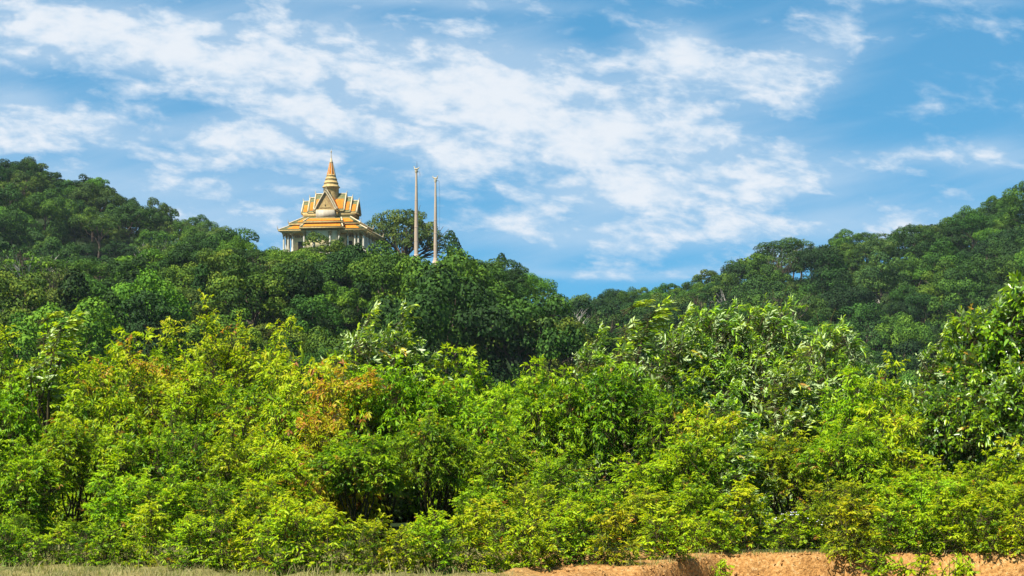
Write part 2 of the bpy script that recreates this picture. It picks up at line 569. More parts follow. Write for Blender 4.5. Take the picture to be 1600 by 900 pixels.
def crown_points(r, lobes, per_area, inner=0.78, low=-0.35):
    """points and outward directions on the union of lobes (c, rx, rz); points buried in another lobe are dropped"""
    C = np.array([l[0] for l in lobes]); RX = np.array([l[1] for l in lobes]); RZ = np.array([l[2] for l in lobes])
    Ps, Ds, Ls = [], [], []
    for i in range(len(lobes)):
        n = int(per_area * 4 * math.pi * RX[i] * (RX[i] + RZ[i]) / 2)
        d = rand_dirs(r, n)
        d = d[d[:, 2] > low]
        sh = 1.0 - 0.38 * r.random(len(d))[:, None] ** 1.6
        k = np.array([RX[i], RX[i], RZ[i]])
        p = C[i] + d * k * sh
        keep = np.ones(len(p), bool)
        for j in range(len(lobes)):
            if j != i:
                q = (p - C[j]) / np.array([RX[j], RX[j], RZ[j]])
                keep &= (q * q).sum(1) > inner ** 2
        Ps.append(p[keep]); Ds.append(unit(d[keep] / k)); Ls.append(np.full(keep.sum(), i))
    return np.concatenate(Ps), np.concatenate(Ds), np.concatenate(Ls)


def limb_path(a, b, r, n=4, wob_=0.12, sag=0.15):
    a, b = np.array(a, float), np.array(b, float)
    L = np.linalg.norm(b - a)
    pts = []
    for i in range(n + 1):
        t = i / n
        p = a + (b - a) * t
        p[2] += sag * L * math.sin(math.pi * t) * 0.6
        if 0 < i < n:
            p += r.normal(size=3) * L * wob_ * 0.35
        pts.append(p)
    return pts


def tree_proto(kind, seed, quality=1.0):
    """returns crown MB, trunk MB, height, radius"""
    r = np.random.default_rng(seed)
    cr, tr = MB(), MB()
    lobes = []
    if kind in ('round', 'broad', 'emergent'):
        H = {'round': 10.5, 'broad': 9.5, 'emergent': 13.0}[kind] * r.uniform(.92, 1.08)
        R0 = {'round': 4.0, 'broad': 5.2, 'emergent': 4.6}[kind]
        zc = {'round': 0.60, 'broad': 0.64, 'emergent': 0.78}[kind] * H
        rz = {'round': 0.40, 'broad': 0.33, 'emergent': 0.20}[kind] * H
        n = r.integers(24, 34)
        for i in range(n):
            d = rand_dirs(r, 1)[0]; d[2] = abs(d[2]) * 1.15 - 0.25
            q = r.uniform(.58, .98)
            c = np.array([d[0] * R0 * q, d[1] * R0 * q, zc + d[2] * rz * q])
            s = r.uniform(.15, .35) * R0
            lobes.append((c, s, s * r.uniform(.7, .95)))
        lobes.append((np.array([0, 0, zc]), R0 * .5, rz * .6))
        per, sz = (33, .25) if kind != 'emergent' else (24, .25)
        if kind != 'emergent':                       # skirt of lower boughs and hanging climbers
            for i in range(9):
                a = r.uniform(0, 6.28)
                lobes.append((np.array([math.cos(a) * R0 * .6, math.sin(a) * R0 * .6, H * r.uniform(.12, .40)]), R0 * r.uniform(.22, .34), R0 * r.uniform(.28, .5)))
    elif kind == 'column':
        H, R0 = 10.0, 1.9
        for i in range(9):
            z = H * (0.22 + 0.72 * i / 8)
            s = R0 * r.uniform(.55, .8) * (1.15 - 0.4 * i / 8)
            lobes.append((np.array([r.normal() * .5, r.normal() * .5, z]), s, s * 1.1))
        per, sz = 34.0, .30
    elif kind == 'sparse':
        H, R0 = 11.0, 4.8
        for i in range(26):
            d = rand_dirs(r, 1)[0]; d[2] = abs(d[2]) * 1.1 - 0.2
            q = r.uniform(.5, .95)
            lobes.append((np.array([d[0] * R0 * q, d[1] * R0 * q, H * .66 + d[2] * H * .30 * q]), R0 * r.uniform(.12, .22), R0 * r.uniform(.09, .15)))
        per, sz = 12, .30
    elif kind == 'bare':
        H, R0 = 10.5, 3.6
        for i in range(16):
            d = rand_dirs(r, 1)[0]; d[2] = abs(d[2])
            q = r.uniform(.55, 1)
            lobes.append((np.array([d[0] * R0 * q, d[1] * R0 * q, H * .68 + d[2] * H * .28 * q]), R0 * .15, R0 * .11))
        per, sz = 4.0, .34
    elif kind == 'grand':
        H, R0 = 11.5, 8.3
        for i in range(210):
            d = rand_dirs(r, 1)[0]; d[2] = abs(d[2]) * 1.45 - 0.55
            q = r.uniform(.55, .98)
            lobes.append((np.array([d[0] * R0 * q, d[1] * R0 * .75 * q, H * .62 + d[2] * H * .34 * q]), R0 * r.uniform(.09, .16), R0 * r.uniform(.07, .12)))
        per, sz = 17, .27
    per *= quality
    sz = sz / math.sqrt(quality) if quality < 1 else sz
    P, D, L = crown_points(r, lobes, per)
    lt = r.uniform(-.20, .20, len(lobes))
    D = unit(D + np.array([0, 0, .12]))
    cards(cr, P, D, sz, r, .66, np.clip(.48 + lt[L] + r.normal(size=len(P)) * .13, .02, .98))
    # trunk and limbs up into the lobes
    tz = {'emergent': .62, 'grand': .22, 'sparse': .38, 'bare': .45}.get(kind, .42) * H
    rad = {'grand': .55, 'emergent': .28, 'column': .3, 'sparse': .26, 'bare': .24}.get(kind, .26)
    path = limb_path((0, 0, -1.2), (r.normal() * .3, r.normal() * .3, tz), r, 4, .06, 0)
    tr.tube(path, [rad * 1.25, rad, rad * .9, rad * .8, rad * .72], 7)
    top = path[-1]
    nl = {'grand': 26, 'sparse': 16, 'bare': 14}.get(kind, 6)
    for i in range(min(nl, len(lobes))):
        p = limb_path(top * (1 if i % 2 else .8), lobes[i][0], r, 4, .12, .12)
        q = rad * (.48 if kind in ('sparse', 'bare', 'grand') else .36)
        tr.tube(p, [q, q * .75, q * .55, q * .38, q * .2], 5)
        if kind in ('sparse', 'bare', 'grand'):
            for k in range(3):
                e = lobes[i][0] + rand_dirs(r, 1)[0] * R0 * .22 + np.array([0, 0, .3])
                tr.tube(limb_path(p[2 + k % 2], e, r, 2, .1, .05), [q * .4, q * .28, q * .12], 4)
    return cr, tr, H, R0


PROTO_SPEC = [('round', 1), ('round', 2), ('round', 3), ('round', 4), ('round', 5), ('broad', 6), ('broad', 7), ('broad', 8), ('emergent', 9),
              ('emergent', 10), ('column', 11), ('column', 12), ('sparse', 13), ('sparse', 14), ('bare', 15), ('grand', 16)]
PROTO = []
for kind, seed in PROTO_SPEC:
    c, t, H, R0 = tree_proto(kind, seed)
    pale = kind in ('bare',) or (kind == 'sparse' and seed == 13)
    PROTO.append(dict(kind=kind, H=H, R=R0, crown=c.mesh('crown', M_FAR), trunk=t.mesh('trunk', M_BARK_PALE if pale else M_BARK, True)))
BY_KIND = {}
for i, p in enumerate(PROTO):
    BY_KIND.setdefault(p['kind'], []).append(i)


def px(x, y, z):
    return 800 + F * x / y, HOR - F * (z - CAM_Z) / y


def plant_tree(pi, x, y, sx, sz, rz, color, name='tree', z=None):
    p = PROTO[pi]
    t = empty(name, (x, y, float(ground_z(x, y)) if z is None else z), rz)
    t.scale = (sx, sx, sz)
    c = bpy.data.objects.new('crown', p['crown']); COL.objects.link(c); c.parent = t
    k = bpy.data.objects.new('trunk', p['trunk']); COL.objects.link(k); k.parent = t
    c.color = color
    return t

# colours of the kinds (rgb multiplies the leaf colour, alpha shifts its age)
TINTS = {'dark green': ((.62, .80, .85, .33), 5), 'deep green': ((.90, 1.0, .9, .43), 5), 'mid green': ((1.05, 1.12, .9, .58), 4),
         'olive green': ((1.45, 1.15, 1.1, .55), 3), 'fresh green': ((1.1, 1.28, .8, .76), 2.5), 'grey-green': ((1.5, 1.2, 2.0, .54), 1.2), 'grey-brown': ((1.75, 1.25, 2.3, .48), 0)}
TN = list(TINTS); TW = np.array([TINTS[k][1] for k in TN], float); TW /= TW.sum()

# --- trees one can single out: label, proto kind, variant, u, v of the top, distance, width px, tint, extra name
SPECIAL = [
    ('round', 2, 462, 392, 366, 38, 'deep green', 'small deep green tree below the left end of the temple veranda'),
    ('round', 0, 592, 392, 366, 44, 'dark green', 'small dark tree at the foot of the right end columns of the temple'),
    ('broad', 1, 546, 387, 366, 40, 'dark green', 'dark tree hiding the temple base right of its middle'),
    ('grand', 0, 628, 321, 398, 142, 'grey-brown', 'large grey-green spreading tree with dark limbs behind the two tall poles'),
    ('column', 0, 708, 364, 368, 38, 'dark green', 'dark vine-covered tree stump like a pillar right of the two poles'),
    ('column', 1, 782, 397, 368, 30, 'dark green', 'small dark vine-wrapped snag on the shoulder right of the poles'),
    ('round', 0, 498, 369, 352, 92, 'olive green', 'round olive tree standing in front of the temple and hiding its base'),
    ('round', 3, 528, 369, 364, 42, 'deep green', 'small deep green tree against the middle of the temple front'),
    ('round', 1, 560, 392, 352, 70, 'dark green', 'dark leafy tree below the right corner of the temple'),
    ('sparse', 0, 52, 386, 330, 125, 'fresh green', 'pale tree with white bare limbs showing at the left edge of the hillside'),
    ('sparse', 0, 246, 366, 350, 95, 'grey-green', 'grey-green tree with pale twigs in front of the left hill'),
    ('broad', 0, 366, 371, 356, 84, 'fresh green', 'bright green broad tree left of the temple where the left hill ends'),
    ('round', 4, 482, 442, 318, 86, 'fresh green', 'bright yellow-green tree high on the slope below the temple'),
    ('round', 2, 432, 384, 366, 58, 'mid green', 'mid green tree beside the left columns of the temple'),
    ('broad', 2, 408, 402, 350, 66, 'olive green', 'olive broad tree just left of the temple on the brow'),
    ('round', 4, 774, 454, 340, 90, 'fresh green', 'fresh green dense tree on the right shoulder of the temple hill'),
    ('round', 0, 795, 410, 366, 74, 'deep green', 'deep green tree at the right end of the temple hill brow'),
    ('emergent', 0, 37, 251, 585, 42, 'dark green', 'flat-topped tree standing up from the left hill crest'),
    ('round', 1, 82, 262, 590, 44, 'dark green', 'dark dense tree on the left hill crest right of the flat-topped one'),
    ('emergent', 1, 166, 288, 592, 34, 'dark green', 'thin-topped tree standing up halfway down the left hill crest'),
    ('round', 3, 204, 306, 594, 34, 'deep green', 'small rounded tree poking over the left hill crest low down'),
    ('emergent', 0, 1222, 374, 606, 92, 'deep green', 'wide umbrella-shaped tree on the right hill crest with sky gaps'),
    ('sparse', 1, 1152, 398, 600, 62, 'deep green', 'thin ragged tree at the lower left end of the right hill crest'),
    ('emergent', 1, 1350, 362, 606, 52, 'deep green', 'tall thin-leaved tree mid crest on the right hill'),
    ('sparse', 1, 1398, 356, 608, 66, 'olive green', 'pale brownish airy tree on the right hill crest'),
    ('emergent', 0, 1500, 338, 606, 58, 'deep green', 'tall clump-headed tree where the right hill crest steps up'),
    ('emergent', 1, 1567, 308, 604, 52, 'deep green', 'topmost tree on the right hill crest near the photo edge'),
    ('sparse', 1, 846, 443, 440, 46, 'grey-green', 'thin grey tree against the sky at the foot of the temple hill brow'),
    ('sparse', 1, 908, 456, 560, 54, 'grey-green', 'airy grey tree left of the small round tree in the saddle'),
    ('round', 2, 953, 457, 560, 26, 'dark green', 'small round dark tree standing up in the saddle between the hills'),
    ('emergent', 0, 988, 452, 560, 48, 'deep green', 'open-headed tree right of the small round tree in the saddle'),
    ('column', 0, 1092, 434, 590, 22, 'dark green', 'dark column of vines standing up left of the right hill'),
    ('round', 4, 1058, 448, 590, 50, 'mid green', 'mid green rounded tree on the low crest left of the vine column'),
    ('bare', 0, 1374, 476, 520, 54, 'olive green', 'nearly leafless tree with a pale grey trunk on the right hillside'),
    ('emergent', 1, 112, 306, 560, 60, 'dark green', 'dark tall-trunked tree clump halfway up the left hill'),
    ('emergent', 0, 132, 298, 565, 50, 'dark green', 'tall dark tree beside the tall-trunked clump on the left hill'),
    ('round', 3, 395, 440, 330, 76, 'dark green', 'dark olive tree on the slope below and left of the temple'),
]


def scatter(y0, y1, half_u, step, keep):
    out = []
    y = y0
    while y < y1:
        xr0, xr1 = (half_u[0] - 800) / F * y, (half_u[1] - 800) / F * y
        n = max(1, int((xr1 - xr0) / step))
        for i in range(n):
            x = xr0 + (i + RNG.uniform(-.1, 1.1)) * (xr1 - xr0) / n
            yy = y + RNG.uniform(-.55, .55) * step
            if keep(x, yy):
                out.append((x, yy))
        y += step * .9
    return out


def forest():
    trees = []
    in_temple = lambda x, y: abs(x + 36.5) < 15 and y > 362
    in_poles = lambda x, y: abs(x + 16.5) < 5 and y > 371
    pts = [(x, y, 'C') for x, y in scatter(226, 400, (-60, 1120), 7.6, lambda x, y: not in_temple(x, y) and not in_poles(x, y) and ZC(x) > 1)]
    pts += [(x, y, 'L') for x, y in scatter(405, 640, (-60, 900), 7.0, lambda x, y: ZL(x) > 2)]
    pts += [(x, y, 'R') for x, y in scatter(385, 665, (780, 1680), 7.0, lambda x, y: ZR(x) > 2)]
    for x, y, hl in pts:
        q = RNG.random()
        kind = 'round' if q < .62 else 'broad' if q < .87 else 'emergent' if q < .90 else 'sparse' if q < .96 else 'bare' if q < .97 and hl == 'R' else 'column'
        pi = int(RNG.choice(BY_KIND[kind]))
        if kind == 'sparse': pi = BY_KIND['sparse'][1]
        p = PROTO[pi]
        s = RNG.choice([.62, .85, 1.1, 1.35, 1.7]) * RNG.uniform(.85, 1.12)
        sz = s * RNG.uniform(.85, 1.25)
        z = float(ground_z(x, y))
        u, v = px(x, y, z + p['H'] * sz * .97)
        lim = 330
        if hl == 'C':
            lim = 390 if 430 < u < 600 else 399 if 600 <= u < 735 else float(np.interp(u, [a for a, b in SKY_C], [b for a, b in SKY_C])) - 5
        elif hl == 'L':
            lim = float(np.interp(u, [a for a, b in SKY_L], [b for a, b in SKY_L])) - (24 if RNG.random() < .15 else 8)
        else:
            lim = float(np.interp(u, [a for a, b in SKY_R], [b for a, b in SKY_R])) - (26 if RNG.random() < .18 else 8)
        if v < lim:
            hmax = CAM_Z + (HOR - lim) / F * y - z
            if hmax < 4.5:
                continue
            k = hmax / (p['H'] * sz * .97)
            sz *= k
            s *= max(k, .8)
        ti = TN[int(RNG.choice(len(TN), p=TW))]
        if kind == 'sparse': ti = ['grey-green', 'olive green'][int(RNG.random() < .5)]
        trees.append(dict(pi=pi, x=x, y=y, z=z, sx=s, sz=sz, rz=RNG.uniform(0, 6.28), tint=ti, hl=hl, sp=None))
    for kind, var, u, vt, y, w, ti, lab in SPECIAL:
        pi = BY_KIND[kind][var]
        p = PROTO[pi]
        x = (u - 800) / F * y
        z = float(ground_z(x, y))
        zt = CAM_Z + (HOR - vt) / F * y
        sz = max((zt - z) / p['H'], .5)
        sx = (w / F * y) / (2 * p['R'])
        trees.append(dict(pi=pi, x=x, y=y, z=z, sx=sx, sz=sz, rz=RNG.uniform(0, 6.28) if kind != 'grand' else 0.4, tint=ti, hl='S', sp=lab))
    # which show largest: coarse painter's buffer in photo px / 4
    W, Hh = 400, 225
    idb = np.full((Hh, W), -1)
    order = sorted(range(len(trees)), key=lambda i: -trees[i]['y'])
    uu, vv = np.meshgrid(np.arange(W) * 4 + 2, np.arange(Hh) * 4 + 2)
    for i in order:
        t = trees[i]; p = PROTO[t['pi']]
        h = p['H'] * t['sz']
        u, vtop = px(t['x'], t['y'], t['z'] + h)
        ru = p['R'] * t['sx'] / t['y'] * F * .95
        rv = h * .42 / t['y'] * F
        a, b = int(max(0, (u - ru) // 4)), int(min(W, (u + ru) // 4 + 2))
        c, d = int(max(0, vtop // 4)), int(min(Hh, (vtop + 2.4 * rv) // 4 + 2))
        if a >= b or c >= d: continue
        U, V = uu[c:d, a:b], vv[c:d, a:b]
        m = ((U - u) / ru) ** 2 + ((V - vtop - rv) / rv) ** 2 < 1
        m |= (abs(U - u) < ru * .8) & (V > vtop + rv) & (V < vtop + 2.2 * rv)
        idb[c:d, a:b][m] = i
    front = np.interp(uu[0], [p[0] for p in FRONT], [p[1] for p in FRONT])
    idb[vv > front[None, :] + 12] = -1
    cnt = np.bincount(idb[idb >= 0].ravel(), minlength=len(trees))
    return trees, cnt

# skyline of the shrubs in front (photo px), only used to leave out trees nobody can see
FRONT = [(0, 525), (60, 505), (100, 530), (200, 530), (260, 522), (330, 500), (380, 510), (420, 520), (460, 548), (500, 565), (520, 525), (570, 508), (640, 502),
         (690, 548), (740, 572), (830, 577), (900, 565), (930, 532), (980, 492), (1010, 530), (1040, 505), (1100, 488), (1180, 482), (1230, 492), (1280, 518),
         (1340, 528), (1370, 565), (1420, 572), (1470, 532), (1520, 495), (1560, 472), (1600, 440)]

ORD = ['leftmost', 'second from left', 'third from left', 'fourth from left', 'fifth from left', 'sixth from left', 'seventh from left', 'eighth from left']


def zone(t):
    u, v = px(t['x'], t['y'], t['z'] + PROTO[t['pi']]['H'] * t['sz'] * .8)
    if t['hl'] == 'L':
        return ('left hill, ' + ('crest' if v < np.interp(u, [a for a, b in SKY_L], [b for a, b in SKY_L]) + 30 else 'slope')) + (' near the photo edge' if u < 130 else '')
    if t['hl'] == 'R':
        if u < 1110: return 'low ridge between the hills'
        c = 'crest' if v < np.interp(u, [a for a, b in SKY_R], [b for a, b in SKY_R]) + 30 else 'slope'
        return 'right hill ' + c + (', left part' if u < 1280 else ', middle part' if u < 1440 else ', right part')
    lo = 'upper' if v < 440 else 'middle' if v < 490 else 'lower'
    if u < 200: a = 'far left of the temple'
    elif u < 430: a = 'left of the temple'
    elif u < 605: a = 'below the temple'
    elif u < 735: a = 'below the two poles'
    else: a = 'right of the two poles'
    return f'{lo} slope {a}'

GK = {'round': 'round', 'broad': 'broad', 'emergent': 'flat-topped', 'sparse': 'thin-leaved', 'bare': 'bare', 'column': 'narrow', 'grand': 'spreading'}
trees, cnt = forest()
spec = [i for i, t in enumerate(trees) if t['sp']]
gen = sorted([i for i, t in enumerate(trees) if not t['sp'] and cnt[i] > 0], key=lambda i: -cnt[i])
N_TREES = 298
indiv = gen[:N_TREES - len(spec)]
rest = gen[N_TREES - len(spec):]
for i in spec:
    t = trees[i]
    o = plant_tree(t['pi'], t['x'], t['y'], t['sx'], t['sz'], t['rz'], TINTS[t['tint']][0], z=t['z'])
    tag(o, t['sp'], 'tree', 'trees that stand out on the hills')
cells = {}
for i in indiv:
    t = trees[i]
    cells.setdefault((zone(t), t['tint'], GK[PROTO[t['pi']]['kind']]), []).append(i)
for (zn, ti, gk), ids in cells.items():
    ids.sort(key=lambda i: trees[i]['x'] / trees[i]['y'])
    many = len(ids)
    for k, i in enumerate(ids):
        t = trees[i]
        o = plant_tree(t['pi'], t['x'], t['y'], t['sx'], t['sz'], t['rz'], tuple(np.array(TINTS[ti][0]) * np.array([*RNG.uniform(.86, 1.14, 3), 1]) * np.array((.80, .92, 1.25, .92) if t['hl'] in 'RL' else (1, 1, 1, 1))), z=t['z'])  # cooler, bluer tint on the far hills: distance haze put into the leaf colour
        base = f'{ti} {gk} forest tree, {zn}'
        lab = base if many == 1 else f'{base}, {ORD[k]}' if many <= 8 else base
        tag(o, lab, 'tree', 'forest trees on the hillsides' if many <= 8 else f'{ti} {gk} trees, {zn}')


def forest_mass(ids):
    """the remaining, smaller-looking trees of the far hills as one mass"""
    low = {}
    mb = MB()
    for i in ids:
        t = trees[i]; p = PROTO_SPEC[t['pi']]
        if t['pi'] not in low:
            c, _, _, _ = tree_proto(p[0], p[1], .17 if t['hl'] != 'C' else .28)
            low[t['pi']] = (np.concatenate(c.v), c.f, np.concatenate(c.t))
        V, Fs, T = low[t['pi']]
        ca, sa = math.cos(t['rz']), math.sin(t['rz'])
        Vn = V * np.array([t['sx'], t['sx'], t['sz']], dtype=np.float32)
        Vn = Vn @ np.array([[ca, sa, 0], [-sa, ca, 0], [0, 0, 1]], dtype=np.float32) + np.array([t['x'], t['y'], t['z']], dtype=np.float32)
        sh = TINTS[t['tint']][0][3] - .5 + (.10 if t['tint'] == 'olive green' else 0) + (-.08 if t['tint'] == 'dark green' else 0)
        mb.add(Vn, np.concatenate(Fs), np.clip(T + sh, 0, 1))
    o = mb.build('forest', M_FAR)
    o.color = (.82, .94, 1.15, .47)  # bluish tint puts distance haze into the leaf colour
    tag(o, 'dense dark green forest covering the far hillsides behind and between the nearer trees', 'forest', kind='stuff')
if rest:
    forest_mass(rest)
print('trees', len(trees), 'visible', len(gen), 'mass', len(rest), 'cells', len(cells), 'mass px', int(cnt[rest].sum()), 'ind px', int(cnt[indiv].sum()))


# ------------------------------------------------------------------ temple on the hill
def horn(mb, base, direction, h, r, mi=0):
    """curved roof finial"""
    b = np.array(base, float); d = np.array(direction, float)
    pts = [b, b + d * h * .22 + np.array([0, 0, h * .30]), b + d * h * .18 + np.array([0, 0, h * .65]), b + d * h * .40 + np.array([0, 0, h])]
    mb.tube(pts, [r, r * .9, r * .55, r * .12], 5, mi)


def inset_panel(mb, a, b, c, d, mx, lo, hi, mi, lift=.015):
    """raised panel inside the sloping face a-b (eave) d-c (top)"""
    a, b, c, d = [np.array(p, float) for p in (a, b, c, d)]
    n = np.cross(b - a, d - a); n /= np.linalg.norm(n)
    def P(s, t):
        l = a + (d - a) * t; r = b + (c - b) * t
        return l + (r - l) * s + n * lift
    mb.quad(P(mx, lo), P(1 - mx, lo), P(1 - mx, hi), P(mx, hi), mi)


def skirt_roof(name, root, out, zl, inn, zh, fascia=.22, bx=.07, by=(.22, .80), horns=True):
    """four sloping sides: green field, orange panels (slot 1), gold fascia (2), cream hips (3)"""
    mb = MB()
    mb.frustum(out, zl, inn, zh, 0)
    x0, y0, x1, y1 = out; X0, Y0, X1, Y1 = inn
    for A, B, C_, D in (((x0, y0), (x1, y0), (X1, Y0), (X0, Y0)), ((x1, y0), (x1, y1), (X1, Y1), (X1, Y0)),
                        ((x1, y1), (x0, y1), (X0, Y1), (X1, Y1)), ((x0, y1), (x0, y0), (X0, Y0), (X0, Y1))):
        inset_panel(mb, (*A, zl), (*B, zl), (*C_, zh), (*D, zh), bx, by[0], by[1], 1)
    e = .06
    mb.frustum((x0 - e, y0 - e, x1 + e, y1 + e), zl - fascia, (x0 - e, y0 - e, x1 + e, y1 + e), zl - .012, 2)
    for (sx, sy) in ((0, 0), (1, 0), (1, 1), (0, 1)):
        o = np.array([(x0, x1)[sx], (y0, y1)[sy], zl]); i = np.array([(X0, X1)[sx], (Y0, Y1)[sy], zh])
        up = np.array([0, 0, .05])
        mb.tube([o + up, (o + i) / 2 + up, i + up], [.15, .14, .14], 6, 3)
        if horns:
            d = unit(np.array([o[0] - i[0], o[1] - i[1], 0.0]))
            horn(mb, o + np.array([0, 0, .03]), d, .85, .10, 3)
    return mb.build(name, [M_GREEN, M_ORANGE, M_GOLD, M_RIDGE], root)


def gable_block(name, root, axis, c0, c1, half, ze, zr, pediment=True, apex=1.0, strip=1.05):
    """steep saddle roof along axis from c0 (inner end) to c1 (outer end)"""
    mb = MB()
    sgn = 1 if c1 > c0 else -1
    def P(a, s, z):
        return (a, s, z) if axis == 'x' else (s, a, z)
    conc = lambda t: t ** 1.15
    for s in (-1, 1):
        n = 4
        for k in range(n):
            t0, t1 = k / n, (k + 1) / n
            w0, w1 = half * (1 - conc(t0) if t0 else 1), half * (1 - conc(t1))
            z0, z1 = ze + (zr - ze) * t0, ze + (zr - ze) * t1
            a, b, c, d = P(c0, s * w0, z0), P(c1, s * w0, z0), P(c1, s * w1, z1), P(c0, s * w1, z1)
            if s * sgn * (1 if axis == 'x' else -1) > 0: a, b, c, d = b, a, d, c
            mb.quad(a, b, c, d, 0)
            pa, pb = c1 - sgn * .30, c1 - sgn * strip
            if k in (0, 1, 2):
                f0, f1 = (.45, 1) if k == 0 else (0, 1) if k == 1 else (0, .75)
                ww = lambda f: w0 + (w1 - w0) * f
                zz = lambda f: z0 + (z1 - z0) * f
                q = [P(pa, s * (ww(f0) + .04), zz(f0) + .02), P(pb, s * (ww(f0) + .04), zz(f0) + .02), P(pb, s * (ww(f1) + .04), zz(f1) + .02), P(pa, s * (ww(f1) + .04), zz(f1) + .02)]
                mb.quad(*q, 1)
        # cream barge board along the slope at the outer end
        pts = [P(c1 + sgn * .05, s * half * 1.03, ze - .05)] + [P(c1 + sgn * .05, s * half * (1 - conc(k / 4)), ze + (zr - ze) * k / 4 + .05) for k in range(1, 5)]
        mb.tube(pts, [.17] * 5, 5, 3)
        horn(mb, pts[0], P(0, s * 1.0, 0), .55, .09, 3)
        mb.box(P((c0 + c1) / 2, s * (half + .02), ze - .10), (abs(c1 - c0) + .1, .22, .18) if axis == 'x' else (.22, abs(c1 - c0) + .1, .18), 2)
    mb.tube([P(c0, 0, zr + .04), P(c1 + sgn * .1, 0, zr + .04)], [.13, .13], 6, 3)
    horn(mb, P(c1, 0, zr), P(sgn, 0, 0), apex, .12, 3)
    o = mb.build(name, [M_GREEN, M_ORANGE, M_GOLD, M_RIDGE], root)
    if pediment:
        g = MB()
        a = c1 - sgn * .10
        tri = [P(a, -half * .97, ze), P(a, half * .97, ze), P(a, half * .42, ze + (zr - ze) * .54), P(a, 0, zr - .1), P(a, -half * .42, ze + (zr - ze) * .54)]
        g.add(tri, [[0, 1, 2, 3, 4]], .5, 0)
        # carved relief: an inner raised triangle, a boss and a base moulding
        q = sgn * .07
        g.add([P(a + q, -half * .60, ze + .35), P(a + q, half * .60, ze + .35), P(a + q, 0, ze + (zr - ze) * .62)], [[0, 1, 2]], .5, 1)
        cb = P(a + q, 0, ze + (zr - ze) * .26)
        g.lathe([(.02, .35), (.10, .22), (.14, 0), (.10, -.22), (.02, -.30)], cb, 8, 0)
        sz = (.25, half * 2 + .3, .28) if axis == 'x' else (half * 2 + .3, .25, .28)
        g.box(P(a + sgn * .06, 0, ze - .14), sz, 1)
        g.build('pediment', [M_GOLD_DARK, M_GOLD], o)
    return o


